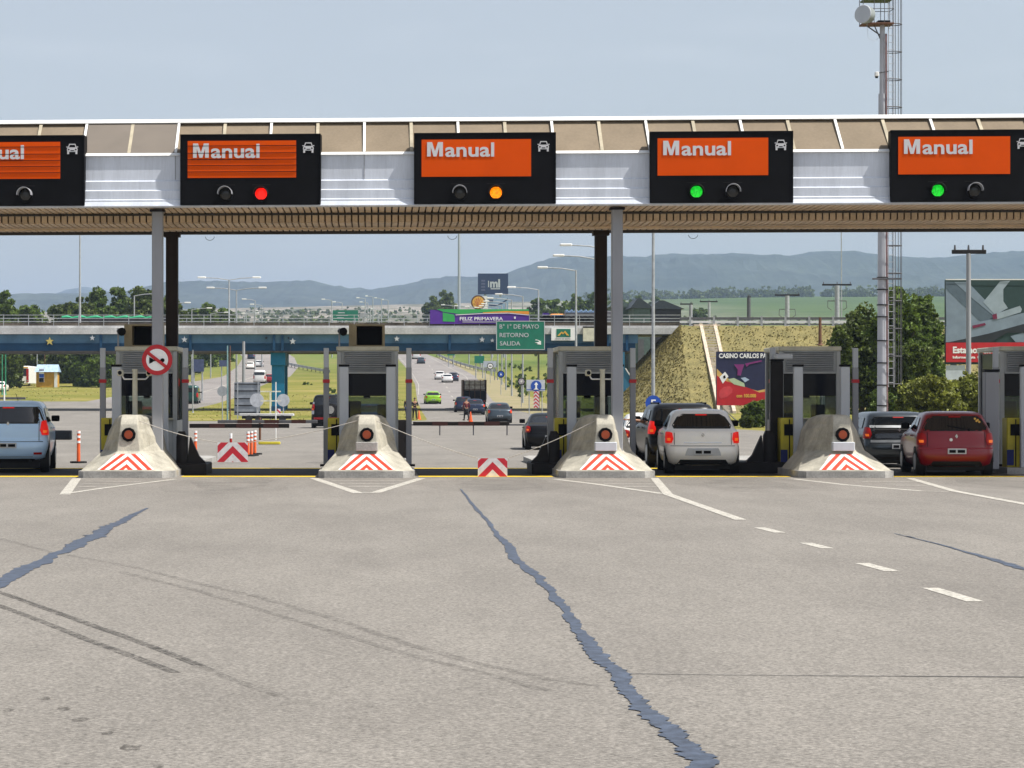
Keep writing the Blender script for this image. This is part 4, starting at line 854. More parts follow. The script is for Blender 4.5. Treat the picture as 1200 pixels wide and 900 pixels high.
# ================================================================ TREES
def leafcloud(center, rad, nclump, nleaf, size, seed, flat=1.0, clump=.28, shape=None):
    r_ = np.random.default_rng(seed); n = nclump
    d = r_.normal(size=(n, 3)); d /= np.linalg.norm(d, axis=1)[:, None]; rr = r_.uniform(.35, 1.0, n)**.6
    cc = d*rr[:, None]*np.array(rad)*(1+.18*np.sin(d[:, :1]*5+seed)+.14*np.sin(d[:, 2:]*7+seed*2))
    cr_ = clump*min(rad)*r_.uniform(.5, 1.25, n)
    k = nleaf
    p = r_.normal(size=(n, k, 3)); p /= np.linalg.norm(p, axis=2)[:, :, None]; p *= (r_.uniform(.45, 1, (n, k, 1))**.5)*cr_[:, None, None]*np.array([1.15, 1.15, .75])
    pts = (cc[:, None, :]+p).reshape(-1, 3)+np.array(center); N = len(pts)
    a = r_.normal(size=(N, 3)); a /= np.linalg.norm(a, axis=1)[:, None]; b = np.cross(a, r_.normal(size=(N, 3))); b /= np.linalg.norm(b, axis=1)[:, None]
    s_ = size*r_.uniform(.6, 1.3, (N, 1)); a *= s_; b *= s_*.62
    v = np.stack([pts-a, pts-b*.9, pts+a, pts+b], 1).reshape(-1, 3)
    return v
def crown(name, clouds, m, parent):
    v = np.concatenate(clouds); nq = len(v)//4; me = bpy.data.meshes.new(name)
    me.vertices.add(len(v)); me.vertices.foreach_set('co', v.ravel().astype(np.float32)); me.loops.add(nq*4); me.loops.foreach_set('vertex_index', np.arange(nq*4, dtype=np.int32))
    me.polygons.add(nq); me.polygons.foreach_set('loop_start', np.arange(0, nq*4, 4, dtype=np.int32)); me.polygons.foreach_set('loop_total', np.full(nq, 4, dtype=np.int32)); me.update(); me.validate()
    me.materials.append(M[m]); o = bpy.data.objects.new(name, me); C.objects.link(o); o.parent = parent; return o
def tree(lab, x, y, z, h, wd, m='leaf', seed=1, trunk=.25, leafsize=.16, dens=1.0, name='tree', blobs=None, cat='tree', group=None, th=.22):
    t = thing(name, lab, cat, (x, y, z), random.uniform(0, 6), group)
    r_ = random.Random(seed); b = MB(); 
    top = (r_.uniform(-.1,.1)*wd, r_.uniform(-.1,.1)*wd, h*.75)
    b.cyl((0,0,-.2),(top[0]*.4,top[1]*.4,h*.35),trunk,trunk*.75,9).cyl((top[0]*.4,top[1]*.4,h*.35),top,trunk*.75,trunk*.3,8)
    for k in range(6):
        a = k*1.05+r_.uniform(0,.5); z0 = h*r_.uniform(.22,.5); b.cyl((0,0,z0),(wd*.36*math.cos(a), wd*.36*math.sin(a), z0+h*.25),trunk*.4,trunk*.12,6)
    b.build('trunk', 'bark', t)
    bl = blobs or [((0,0,h*(.5+th*.5)),(wd*.5,wd*.5,h*(1-th)*.5),1.0)]
    cl = [leafcloud(c, rad, int(110*dens*f_), 46, leafsize, seed*7+i) for i, (c, rad, f_) in enumerate(bl)]
    crown('crown', cl, m, t); return t
def blobs(h, wd, seed, th=.2, n=5):
    r_ = random.Random(seed); out = [((0,0,h*(th+1)/2),(wd*.40,wd*.40,h*(1-th)*.50),1.0), ((0,0,h*.80),(wd*.26,wd*.26,h*.19),.35)]
    for k in range(n):
        a = 2*PI*k/n+r_.uniform(-.4,.4); zz = h*r_.uniform(th+.16,.78); rr = wd*r_.uniform(.18,.27); out.append(((wd*.3*math.cos(a), wd*.3*math.sin(a), zz),(rr,rr,rr*r_.uniform(.7,1.1)),.32))
    return out
def tpx(lab, px, Y, pyt, wpx, m, seed, pyb=None, ls=None, dens=1.0, th=.12, group=None, name='tree', cat='tree', n=5, trunk=None):
    x = PX(px, Y); z = H(Y) if pyb is None else CAMH+(CY-pyb)*Y/F; h = CAMH+(CY-pyt)*Y/F-z; wd = wpx*Y/F
    return tree(lab, x, Y, z, h, wd, m, seed, trunk or h*.022, ls or .45*Y/F*3.0, dens, name, blobs(h, wd, seed, th, n), cat, group, th)
# right: trees and shrubs by the mast
tpx('tall dark green tree directly behind the tall mast', 1052, 150, 339, 66, 'leaf', 11, ls=.14, dens=2.0, th=.05, n=7)
tpx('broad dark tree left of the mast, behind the fourth booth', 1010, 156, 360, 76, 'leafdark', 12, ls=.14, dens=2.2, th=.03, n=8)
tpx('green tree between the mast and the aeroplane billboard', 1082, 164, 349, 66, 'leaf', 13, ls=.14, dens=1.8, th=.05, n=7)
tpx('dark green tree lower left of the mast', 985, 150, 395, 44, 'leafdark', 14, ls=.14, dens=1.2, th=.03)
tpx('dark undergrowth tree right of the mast base', 1065, 140, 400, 60, 'leafdark', 15, ls=.14, dens=1.5, th=.03)
tpx('bright yellow green shrub above the dark old estate car', 1090, 118, 441, 82, 'leafyellow', 16, ls=.09, dens=1.6, th=.03, name='shrub', cat='shrub', n=7)
tpx('yellow green shrub above the red car, left of the edge booth', 1140, 122, 437, 60, 'leafyellow', 17, ls=.09, dens=1.2, th=.03, name='shrub', cat='shrub', n=6)
tpx('olive green shrub behind the posts of the right edge booth', 1182, 124, 430, 56, 'leaf', 18, ls=.09, dens=1.1, th=.03, name='shrub', cat='shrub')
tpx('low green shrub left of the dark old estate car', 1036, 120, 458, 40, 'leaf', 19, ls=.09, dens=.8, th=.03, name='shrub', cat='shrub')
tpx('leafy bush below the casino billboard', 889, 150, 470, 34, 'leaf', 20, ls=.12, dens=1.0, th=.03, name='shrub', cat='shrub', n=5)
tpx('small bush at the foot of the casino billboard, right of the silver car', 876, 146, 488, 16, 'leafdark', 21, ls=.11, dens=.5, th=.03, name='shrub', cat='shrub', n=3)
# left, seen above and below the bridge
for a in ((2, 400, 344, 36,'leaf',31,'bright green tree at the left edge beyond the bridge'),(34, 430, 365, 44,'leaf',32,'low green tree second from the left edge beyond the bridge'),(74, 420, 356, 36,'leafdark',33,'dark green tree behind the tarpaulin lorry cab end'),(96, 410, 353, 36,'leafdark',34,'dark rounded tree above the rear of the tarpaulin lorry'),(118, 420, 347, 34,'leaf',35,'bright green tree above the middle of the tarpaulin lorry'),(140, 430, 351, 30,'leaf',36,'mid green tree above the tarpaulin lorry'),(168, 400, 340, 42,'leafdark',37,'tall dark tree left of the no horn sign column'),(192, 430, 350, 34,'leafdark',38,'dark tree behind the two left canopy columns'),(212, 440, 362, 22,'leafdark',39,'small dark tree right of the dark left column'),(238, 520, 362, 40,'leaf',40,'distant green tree beneath the left group of street lamps'),(262, 560, 366, 30,'leaf',41,'small distant tree between left lamp posts')):
    tpx(a[6], a[0], a[1], a[2]-3, a[3]*1.35, a[4], a[5], ls=.42, dens=1.3, th=.0, group='trees beyond the bridge', n=6)
for a in ((13, 366, 408, 24,'leafdark',43,'small tree in front of the parked bus at left',None),(48, 420, 405, 50,'leafdark',44,'dark tree behind the yellow kiosk',None),(82, 400, 403, 44,'leafdark',45,'dark green tree just right of the yellow kiosk',None),(99, 378, 409, 38,'leaf',46,'bright green leafy tree right of the yellow kiosk',None),(120, 372, 418, 30,'leaf',47,'green tree beside the left booth under the bridge',None),(212, 470, 396, 40,'leafdark',48,'dark tree under the bridge right of the left booth',None)):
    tpx(a[6], a[0], a[1], a[2], a[3]*1.2, a[4], a[5], ls=.34, dens=1.4, th=.0, group='trees under the bridge span at left', n=6)
# middle and right distance
tpx('dark rounded tree left of the navy billboard beyond the bridge', 523, 900, 340, 27, 'leafdark', 51, ls=.65, dens=.7, th=.0)
tpx('wide green tree left of the purple banner beyond the bridge', 508, 880, 349, 26, 'leafdark', 52, ls=.65, dens=.6, th=.0)
rr = random.Random(5)
for k, (px, Y, pyt, wp) in enumerate(((652,700,349,34),(674,720,346,30),(692,720,347,22),(630,760,350,30),(726,1000,349,24),(712,1000,350,20),(746,1100,346,20),(768,1100,347,16),(1010-190,900,360,22))):
    tpx(['green tree in the far hedge above the small trucks','tall green tree in the far hedge left of the dark column','far hedge tree right beside the dark column','far hedge tree nearest the navy billboard','far tree just right of the third column pair','small far tree touching the grey third column','far tree above the dark sheds','small far tree right of the dark sheds','far bush below the hills over the guard rail'][k], px, Y, pyt, wp, 'leaf', 60+k, ls=.6, dens=.4, th=.0, group='far hedge trees')
# hedge line at the top of the green field: one mass
cl = []
for k in range(260):
    Y = 2750; px = 690+rr.uniform(0, 520); h = rr.uniform(4, 11); cl.append(leafcloud((PX(px, Y), Y, farz(PX(px, Y), Y)+h*.4), (h*rr.uniform(.7,2.2), h, h*.7), 9, 14, 1.5, k))
for k in range(120):
    Y = rr.uniform(1300, 2300); px = rr.uniform(200, 520); h = rr.uniform(3, 7); cl.append(leafcloud((PX(px, Y), Y, farz(PX(px, Y), Y)+h*.3), (h*rr.uniform(.7,1.8), h, h*.6), 6, 10, 1.2, 300+k))
for k in range(40):
    Y = rr.uniform(1150, 1350); px = rr.uniform(640, 1000); h = rr.uniform(2.5, 5); cl.append(leafcloud((PX(px, Y), Y, farz(PX(px, Y), Y)+h*.3), (h*rr.uniform(.7,1.8), h, h*.6), 6, 12, .8, 600+k))
o = crown('far_hedgerow', cl, 'leafdark', None); tag(o, 'far hedgerows and scattered bushes on the plain and around the green field', 'hedgerow', kind='stuff')
cl = []                                              # scrub beside the right shoulder
for k in range(45):
    Y = rr.uniform(300, 620); x = PX(rr.uniform(560, 735), Y); x = max(x, 21); h = rr.uniform(.6, 2.2); cl.append(leafcloud((x, Y, H(Y)+h*.3), (h*rr.uniform(.8,2.2), h, h*.5), 8, 14, .32, 900+k))
for k in range(7):
    Y = rr.uniform(290, 420); x = rr.uniform(-14, -1); h = rr.uniform(.3, .8); cl.append(leafcloud((x, Y, H(Y)+h*.2), (h*rr.uniform(.8,2.2), h, h*.5), 6, 12, .25, 1200+k))
o = crown('scrub', cl, 'leaf', None); tag(o, 'low green scrub on the grassy land beside the far road', 'scrub', kind='stuff')
# rough grass on near verges
gv = []; gf = []
def tuft(x, y, z, h, ww):
    a = rng.uniform(0, PI); q = len(gv); dx, dy = ww*math.cos(a), ww*math.sin(a); lx, ly = rng.uniform(-.1,.1,2)
    gv.extend([(x-dx,y-dy,z-.02),(x+dx,y+dy,z-.02),(x+lx+dx*.5,y+ly,z+h),(x+lx-dx*.5,y+ly,z+h*.85)]); gf.append((q,q+1,q+2,q+3))
for k in range(4000):
    u_ = rng.uniform()
    if u_ < .45: y = rng.uniform(198, 330); x = rng.uniform(-18.2, 3.2)
    elif u_ < .75: y = rng.uniform(292, 385); x = rng.uniform(-62, -37)
    else: y = rng.uniform(205, 420); x = rng.uniform(19.5, 34)
    tuft(x, y, H(y), rng.uniform(.03,.10), rng.uniform(.04,.12))
o = MB().add(gv, gf).build('grass', mat('rough_grass_tufts', (.24,.24,.06), .9, var=.2, scale=.15, island=.3, col2=(.30,.26,.09))); tag(o, 'rough green and yellow grass on the median and verges', 'grass', kind='stuff')
# ================================================================ BILLBOARDS AND SIGNS
def board(name, lab, px0, px1, py0, py1, Y, m, cat='billboard', posts=(), thick=.12, ground=None, pm='galv', pr=.12, group=None):
    uu = Y/F; x0, x1 = (px0-CX)*uu, (px1-CX)*uu; z1, z0 = CAMH+(CY-py0)*uu, CAMH+(CY-py1)*uu; g = H(Y) if ground is None else ground
    t = thing(name, lab, cat, ((x0+x1)/2, Y, g), 0, group); hw = (x1-x0)/2; a, c = z0-g, z1-g
    MB().box(-hw, hw, 0, thick, a, c).build('panel', m, t)
    for p in posts: MB().cyl(((p-.5)*2*hw, thick+pr+.01, -.1), ((p-.5)*2*hw, thick+pr+.01, c-.05), pr, pr, 10).build('post', pm, t)
    t['u'] = uu
    def loc(px, py): return ((px-CX)*uu-(x0+x1)/2, CAMH+(CY-py)*uu-g)
    def poly(pts, m_, nm, y=-.012, th=.008): return MB().prism([loc(*p) for p in pts], y, y+th).build(nm, m_, t)
    return t, loc, poly, uu
C_ = lambda n, c, **k: mat(n, c, .6, var=.08, **k)
# aeroplane billboard
t, loc, poly, uu = board('billboard', 'billboard with a grey jet aeroplane above a red band with white writing', 1108, 1232, 328, 427, 150, C_('art_dark_green', (.015,.045,.045)), posts=(), thick=.25)
z8 = lambda *p: [(960+x/5, 300+y/5) for x, y in p]
g1 = C_('art_mid_grey', (.20,.26,.33), scale=1.5); g2 = C_('art_light_grey', (.30,.37,.43), scale=1.5); g3 = C_('art_slate', (.09,.13,.17)); g4 = C_('art_near_black', (.012,.018,.025))
poly(z8((741,190),(800,240),(905,345),(965,400),(745,425)), g1, 'picture_wing', -.012)
poly(z8((741,150),(790,152),(1040,365),(1000,385),(960,400),(741,190)), g3, 'picture_stripe', -.020)
poly(z8((790,152),(870,152),(975,262),(1040,365),(905,255)), g1, 'picture_wing', -.028)
poly(z8((985,240),(1058,150),(1118,145),(1078,195),(1078,265),(1105,305),(1030,345),(960,270)), g2, 'picture_tail_fin', -.036)
poly(z8((741,412),(900,392),(1030,368),(1360,300),(1360,380),(1190,400),(990,455),(760,505),(741,505)), g1, 'picture_fuselage', -.044)
poly(z8((760,505),(990,455),(1190,400),(1360,380),(1360,420),(1190,450),(1100,450),(1000,508)), g4, 'picture_belly', -.052)
poly(z8((1015,345),(1175,292),(1186,312),(1180,330),(1040,372),(1018,370)), g2, 'picture_missile', -.060)
poly(z8((1013,345),(1038,336),(1042,368),(1018,372)), C_('art_dark_red', (.16,.01,.05)), 'picture_tip', -.068)
poly(z8((895,408),(970,392),(975,405),(900,425)), bpy.data.materials['art_dark_red'], 'picture_marking', -.068)
poly(z8((1120,470),(1190,450),(1360,470),(1360,505),(1150,505)), g1, 'picture_wheel_fairing', -.030)
poly(z8((741,508),(1360,506),(1360,622),(741,622)), 'redsign', 'red_band', -.075)
a, c = loc(960+780/5, 300+568/5); text('Estamos en todo', 10.2*uu, 'lettering', 'whitetext', t, a, -.085, c, bold=.02, sx=.95)
a, c = loc(960+780/5, 300+600/5); text('Informes ruta  0 800', 4.0*uu, 'small_lettering', 'whitetext', t, a, -.085, c, bold=.008, sx=1.2)
poly([(1108,327),(1232,327),(1232,328.2),(1108,328.2)], 'white', 'top_edge', -.08)
poly([(1108.5,428),(1131,428),(1131,445),(1108.5,445)], C_('pale_lower_panel', (.5,.56,.62)), 'lower_panel', .02)
MB().box(-2.7,-2.4,.3,.6,-.1,5).box(2.4,2.7,.3,.6,-.1,5).build('post', 'galv', t)
# casino billboard
t, loc, poly, uu = board('billboard', 'navy and red casino billboard at the foot of the grassy slope', 839.5, 912, 412, 475, 152, C_('art_navy', (.012,.015,.06)), posts=(), thick=.2)
z6 = lambda *p: [(720+x/5, 400+y/5) for x, y in p]
poly(z6((600,160),(640,200),(700,240),(760,270),(840,290),(960,262),(960,375),(600,375)), C_('art_gold', (.65,.42,.12)), 'gold_swoosh', -.012)
poly(z6((600,200),(650,232),(720,252),(790,275),(850,300),(960,282),(960,375),(600,375)), 'redsign', 'red_area', -.020)
poly(z6((615,210),(648,178),(668,205),(635,248)), 'whitetext', 'playing_card', -.030); poly(z6((636,205),(648,198),(652,214),(640,220)), 'black', 'spade_mark', -.038)
poly(z6((665,222),(700,215),(760,245),(765,268),(700,252)), C_('art_pale_green', (.45,.55,.35)), 'note', -.028)
poly(z6((700,135),(760,135),(750,165),(740,200),(720,200),(722,165)), C_('art_magenta', (.20,.02,.16)), 'figure', -.030); poly(z6((740,215),(765,210),(790,225),(765,240)), C_('art_pale_blue', (.4,.5,.65)), 'chip', -.032)
poly(z6((765,130),(860,110),(865,118),(790,135),(775,150)), bpy.data.materials['art_magenta'], 'neon_line', -.030)
poly(z6((615,290),(640,268),(675,262),(692,280),(690,300),(660,325),(625,335),(612,320)), C_('art_bright_red', (.62,.05,.06)), 'round_badge', -.030)
poly(z6((625,292),(645,276),(675,272),(682,285),(655,300),(625,312)), bpy.data.materials['art_gold'], 'badge_mark', -.038) if False else None
a, c = loc(720+612/5, 400+97/5); text('CASINO CARLOS PAZ', 7.4*uu, 'lettering', 'whitetext', t, a, -.03, c, bold=.012, sx=.82)
a, c = loc(720+715/5, 400+328/5); text('con 100.000', 5.4*uu, 'small_lettering', 'gold', t, a, -.03, c, bold=.012, sx=.85)
for x in (-1.5, 1.2): MB().cyl((x,.35,-.2),(x,.35,4.5),.09).cyl((x,.35,0),(x+.5,1.6,-.1),.05).build('post', 'galv', t)
b = MB().tube([(-1.5,.3,1.2),(-.2,.3,0)], .03).tube([(-.2,.3,0),(1.2,.3,1.2)], .03).build('brace', 'galv', t)
# far billboards
t, loc, poly, uu = board('billboard', 'navy billboard with pale letters standing beyond the bridge', 560, 595.5, 320.5, 345, 640, 'navy', posts=(.25,.75), pr=.3)
a, c = loc(574, 336.5); text('ml', 13*uu, 'lettering', 'steel_light', t, a, -.05, c, bold=.12, sx=.95)
poly([(572,329),(573,329),(573,336.5),(572,336.5)], 'steel_light', 'bar', -.03); poly([(575,337.8),(586,337.8),(586,339),(575,339)], 'steel_light', 'small_line', -.03)
for k in range(4): poly([(563.8,328+k*3.6),(568.5,328+k*3.6),(568.5,330+k*3.6),(563.8,330+k*3.6)], C_('art_slate_blue', (.10,.11,.2)) if k == 0 else bpy.data.materials['art_slate_blue'], 'small_block', -.03)
t, loc, poly, uu = board('billboard', 'pale blue lower billboard right of the round golden emblem', 572, 595.5, 348, 362.5, 600, C_('pale_blue_board', (.26,.36,.50)), posts=(.2,.8), pr=.3)
poly([(573,357),(582,357.5),(590,353),(595,349.5),(595,351.5),(588,356.5),(580,359),(573,358.8)], 'navy', 'curve', -.03); poly([(572.5,351),(578,351),(578,354),(572.5,354)], 'navy', 'dark_block', -.03)
t, loc, poly, uu = board('fuel_sign', 'white sign with a round golden emblem above the purple banner', 556, 571, 347, 362, 540, 'white', cat='sign', posts=(.5,), pr=.35)
a, c = loc(560.5, 354.5); MB().disc(a, c, 8.6*uu, -.06, -.01, 24).build('dark_ring', C_('emblem_brown', (.10,.035,.015)), t); MB().disc(a, c, 7.0*uu, -.10, -.065, 24).build('gold_disc', 'gold', t)
b = MB()
for k in range(7):
    an = PI*(.12+.76*k/6); b.prism([(a+.5*uu*math.cos(an+1.57), c-5*uu),(a+6*uu*math.cos(an)-.4*uu, c-5*uu+10.5*uu*math.sin(an)),(a+6*uu*math.cos(an)+.4*uu, c-5*uu+10.5*uu*math.sin(an))], -.13, -.105)
b.build('shell_rib', 'redsign', t)
# green direction signs
t, loc, poly, uu = board('direction_sign', 'large green direction sign with white writing hung on the bridge', 581.5, 638.5, 376, 410, 249.2, 'signgreen', cat='road sign')
for p in (((581.5,376),(638.5,376.8)),((581.5,409.3),(638.5,410))): poly([p[0],(p[1][0],p[0][1]),p[1],(p[0][0],p[1][1])], 'steel_light', 'border', -.02)
for p in ((581.5,582.3),(637.7,638.5)): poly([(p[0],377),(p[1],377),(p[1],409),(p[0],409)], 'steel_light', 'border', -.02)
for s_, px, py, sx in (('B\u00b0 1\u00b0 DE MAYO', 585, 385, .98),('RETORNO', 585, 395, 1.05),('SALIDA', 585.5, 404.8, 1.05)):
    a, c = loc(px, py); text(s_, 7.0*uu, 'lettering', 'steel_light', t, a, -.02, c, bold=.005, sx=sx)
poly([(626.5,401.5),(632,400.4),(630.5,399),(627,398.6),(628,397.8),(632,398.8),(633,399.8),(634,399.2),(634,404),(629,403.2),(630.5,402.2)], 'whitetext', 'arrow', -.02)
t, loc, poly, uu = board('direction_sign', 'small green road sign seen over the bridge above the second booth', 390, 419.5, 363.5, 375.5, 420, 'signgreen', cat='road sign', posts=(.2,.8), pr=.15)
for k, (a0, a1) in enumerate(((396,404),(394,408),(395,403))):
    poly([(a0,366+k*3),(a1,366+k*3),(a1,367+k*3),(a0,367+k*3)], 'steel_light', 'text_line', -.02)
board('sign_back', 'small grey sign back beside the green sign over the bridge', 422, 430, 367, 371.5, 430, 'signgrey', cat='road sign', posts=(.5,), pr=.12)
board('direction_sign', 'small teal sign on the right shoulder just under the bridge', 524, 533, 411.5, 416.5, 520, 'signgreen', cat='road sign', posts=(.2,.8), pr=.1)
board('direction_sign', 'small green sign on posts, uphill of the round white sign', 556, 567.5, 417, 425.5, 440, 'signgreen', cat='road sign', posts=(.15,.85), pr=.1)
board('notice_board', 'pale bluish board behind the round white sign on the right shoulder', 566.5, 582, 423, 430.5, 425, C_('pale_board', (.42,.47,.56)), cat='road sign', posts=(.15,.85), pr=.09)
def roundsign(lab, px, py, r, Y, ring, field, mark_=None, name='road_sign', cat='road sign', shape=24, rot=0, pr=.045, post=True, group=None):
    uu = Y/F; x = (px-CX)*uu; g = H(Y); z = CAMH+(CY-py)*uu-g; t = thing(name, lab, cat, (x, Y, g), 0, group); R_ = r*uu
    pl = [(R_*math.cos(2*PI*i/shape+rot), z+R_*math.sin(2*PI*i/shape+rot)) for i in range(shape)]
    MB().prism(pl, -.02, .0).build('plate', ring, t)
    if field: MB().prism([(x_*.76, z+(z_-z)*.76) for x_, z_ in pl], -.03, -.022).build('field', field, t)
    if mark_: MB().prism([(R_*a, z+R_*c) for a, c in mark_], -.04, -.032).build('symbol', 'whitetext' if field != 'whitetext' else 'black', t)
    if post: MB().cyl((0,.05,-.1),(0,.05,z+R_*.8),pr).build('post', 'galv', t)
    return t
roundsign('small round white sign with dark ring on the far right shoulder', 574.5, 429, 3.8, 400, 'steel_dark', 'whitetext', [(-.4,-.15),(.4,-.15),(.4,.15),(-.4,.15)])
roundsign('small blue round sign with dark ring on the right shoulder', 587, 438.5, 4.3, 330, 'steel_dark', 'signblue', [(-.25,-.3),(.25,-.3),(0,.4)])
roundsign('grey diamond shaped sign on the right shoulder', 611, 447, 4.9, 268, 'steel_dark', mat('pale_lilac_sheet', (.45,.42,.48), .5), [(-.3,-.1),(.1,-.3),(.3,.2),(-.1,.3)], shape=6)
t, loc, poly, uu = board('warning_board', 'white board with a blue round arrow over red chevrons on the right shoulder', 617, 638.5, 445, 458.5, 236, C_('bluish_white_board', (.50,.53,.60)), cat='road sign', posts=(.15,.85), pr=.05, thick=.05)
a, c = loc(628.3, 452.3); MB().disc(a, c, 6.3*uu, -.03, -.006, 24).build('blue_disc', 'signblue', t)
poly([(628.3,447.5),(630.8,451),(629.3,451),(629.3,455),(631.5,456.5),(625,456.5),(627.3,455),(627.3,451),(625.8,451)], 'whitetext', 'arrow', -.045)
poly([(617,456.2),(638.5,456.2),(638.5,457),(617,457)], 'signblue', 'blue_line', -.03)
b = MB(); a, c = loc(628.6, 478); b.box(a-3.2*uu, a+3.2*uu, -.04, -.01, c, c+19.5*uu); b.build('chevron_panel', 'chevboard', t)
# E sign and its tall post
t = thing('street_lamp', 'tall slim grey lamp post right of the third booth with blue E sign', 'street lamp', (PX(765.5,140),140,0), 0, 'street lamps'); MB().cyl((0,0,0),(0,0,14.2),.11,.07,10).build('pole', 'galv', t); MB().tube([(0,0,14.1),(-2,0,14.5)], .04).build('arm', 'galv', t); MB().bbox(-2.7,-1.9,-.15,.15,14.42,14.6,.05).build('lamp_head', 'white', t)
t = roundsign('round blue sign with white letter E beside the dark sports utility car', 765.5, 472.5, 9.2, 139.6, 'signblue', None, None, post=False)
text('E', 12.5*139.6/F, 'letter', 'whitetext', t, 0, -.03, CAMH+(CY-472.5)*139.6/F-H(139.6)-.21, align='CENTER', bold=.012)
# sign backs in the left median
t, loc, poly, uu = board('sign_back', 'large grey ribbed back of a road sign left of the blue bridge pier', 274.5, 305, 448, 486.5, 190, mat('brushed_sign_back', (.30,.33,.37), .5, metal=.3, var=.2, scale=1.2), cat='road sign', posts=(), thick=.04)
for py in (449.5, 457.5, 466.5, 474.5, 482.5): poly([(275,py),(304.5,py),(304.5,py+1.1),(275,py+1.1)], 'steel_dark', 'cross_rib', -.05, .04)
for px in (278, 302): poly([(px,447),(px+1.2,447),(px+1.2,491),(px,491)], 'galv', 'upright', -.10, .05)
roundsign('round grey sign back on a thin post, left of the large ribbed sign back', 260.5, 458.5, 6, 196, 'signgrey', None, name='sign_back', group='round sign backs')
roundsign('round pale sign back overlapping the large ribbed sign back', 301, 469, 8.2, 186, mat('pale_sign_back', (.48,.50,.54), .5), None, name='sign_back', group='round sign backs')
roundsign('round pale sign back in front of the blue bridge pier', 332, 469, 7.4, 186, bpy.data.materials['pale_sign_back'], None, name='sign_back', group='round sign backs')
t, loc, poly, uu = board('gate_frame', 'cream frame with centre post between two round sign backs', 305, 329, 458, 459.5, 185, 'kerbpaint', cat='gate'); poly([(305,469),(329,469),(329,470.5),(305,470.5)], 'kerbpaint', 'cross_bar', -.0, .06); poly([(316,458.1),(317.8,458.1),(317.8,493),(316,493)], 'kerbpaint', 'centre_post', -.07, .06)
poly([(325,479),(329,479),(329,488),(325,488)], 'chevboard', 'striped_plate', -.12, .03)
t = thing('flatbed_trailer', 'low grey flat trailer parked in front of the median grass', 'trailer', (PX(280,183),183,0)); L_ = PX(344,183)-PX(280,183); MB().bbox(0,L_,0,1.8,.45,.62,.04).build('deck', 'parapet', t); MB().box(.2,L_-.2,.2,1.6,.25,.447).build('chassis', 'steel_dark', t)
for x in (.7, 1.4, L_-.8): MB().cyl((x,-.0,.25),(x,.25,.25),.25,.25,14).build('wheel', 'rubber', t)
board('sign_back', 'dark blue square sign back at far left under the bridge', 225, 239, 421, 435.5, 300, mat('dark_blue_sheet', (.06,.08,.16), .5), cat='road sign', posts=(.15,.85), pr=.1)
board('sign_back', 'small dark blue sign back left of the white van', 257, 270, 422, 429.5, 360, bpy.data.materials['dark_blue_sheet'], cat='road sign', posts=(.2,.8), pr=.08)
def post(lab, px, pyt, pyb, Y, r, m='galv', name='post', group=None, h=None):
    g = H(Y) if pyb is None else CAMH+(CY-pyb)*Y/F; t = thing(name, lab, 'post' if name == 'post' else name.replace('_', ' '), (PX(px, Y), Y, g), 0, group); z = CAMH+(CY-pyt)*Y/F-g
    MB().cyl((0,0,-.05),(0,0,z),r,r*.8,10).build('shaft', m, t); MB().cyl((0,0,0),(0,0,.12),r*2,r*1.6,10).build('foot', m, t); return t
post('thin teal post left of the ribbed sign back', 266.5, 405, None, 192, .06, mat('teal_pole', (.2,.35,.36), .5)); post('thin rust red post beside the teal post', 269.6, 405, None, 193, .05, 'wood')
post('thick grey brown post under the bridge left of the blue pier', 285.5, 400, None, 236, .16, 'steel'); post('dark post standing by the left island lane', 226, 410, None, 240, .06, 'galv')
post('green pole at the far left edge by the bus', 2.5, 413, None, 330, .09, mat('green_pole', (.03,.25,.14), .5)); post('second green pole at the far left edge by the bus', 6.5, 413, None, 330, .09, bpy.data.materials['green_pole'])
post('white post at the grass edge above the blue hatchback', 5, 454, None, 282, .1, 'white')
t = thing('roadside_rail', 'low dark rail at the grass edge above the blue hatchback', 'guard rail', (PX(-40,283),283,H(283))); MB().bbox(0, PX(30,283)-PX(-40,283), -.1, .1, .55, .8, .03).build('rail', 'rail_dark', t)
for x in (1,3.5,6): MB().box(x-.05,x+.05,-.05,.05,0,.55).build('rail_post', 'galv', t)
# kiosk
Yk = 372; uu = Yk/F; t = thing('kiosk', 'small yellow kiosk with pale blue roof on the left grass', 'kiosk', (PX(41.5,Yk), Yk, H(Yk)-.1)); W = 26.5*uu; g = H(Yk)-.1
zt = CAMH+(CY-427)*uu-g; zm = CAMH+(CY-435.5)*uu-g
MB().box(.1, W-.15, 0, 2.6, 0, zm).build('wall', mat('yellow_render', (.55,.30,.03), .8, var=.1), t); MB().box(W-.55, W-.1, -.08, -.0, 0, zm).build('corner_pillar', 'white', t)
MB().add([(-.1,-.4,zm-.05),(W+.1,-.4,zm-.05),(W-.1,1.4,zt),(.1,1.4,zt),(-.1,3.0,zm-.05),(W+.1,3.0,zm-.05)], [(0,1,2,3),(3,2,5,4),(0,3,4),(1,5,2),(0,4,5,1)]).build('roof', mat('pale_blue_roof', (.38,.52,.66), .5), t)
sb = MB().box(.55, 1.3, -.25, -.2, zm*.35, zm+.45).build('signboard', 'whitetext', t); MB().box(.58,1.27,-.27,-.255,zm*.36,zm*.62).build('black_block', 'black', sb); MB().box(.58,1.27,-.27,-.255,zm*.64,zm*.86).build('blue_block', 'signblue', sb); MB().box(.58,1.27,-.27,-.255,zm+.18,zm+.3).build('blue_line', 'signblue', sb)
post('thin grey pole left behind the kiosk', 43.5, 408, None, 376, .08); post('thin rust pole right behind the kiosk', 52.5, 408, None, 377, .06, 'wood')
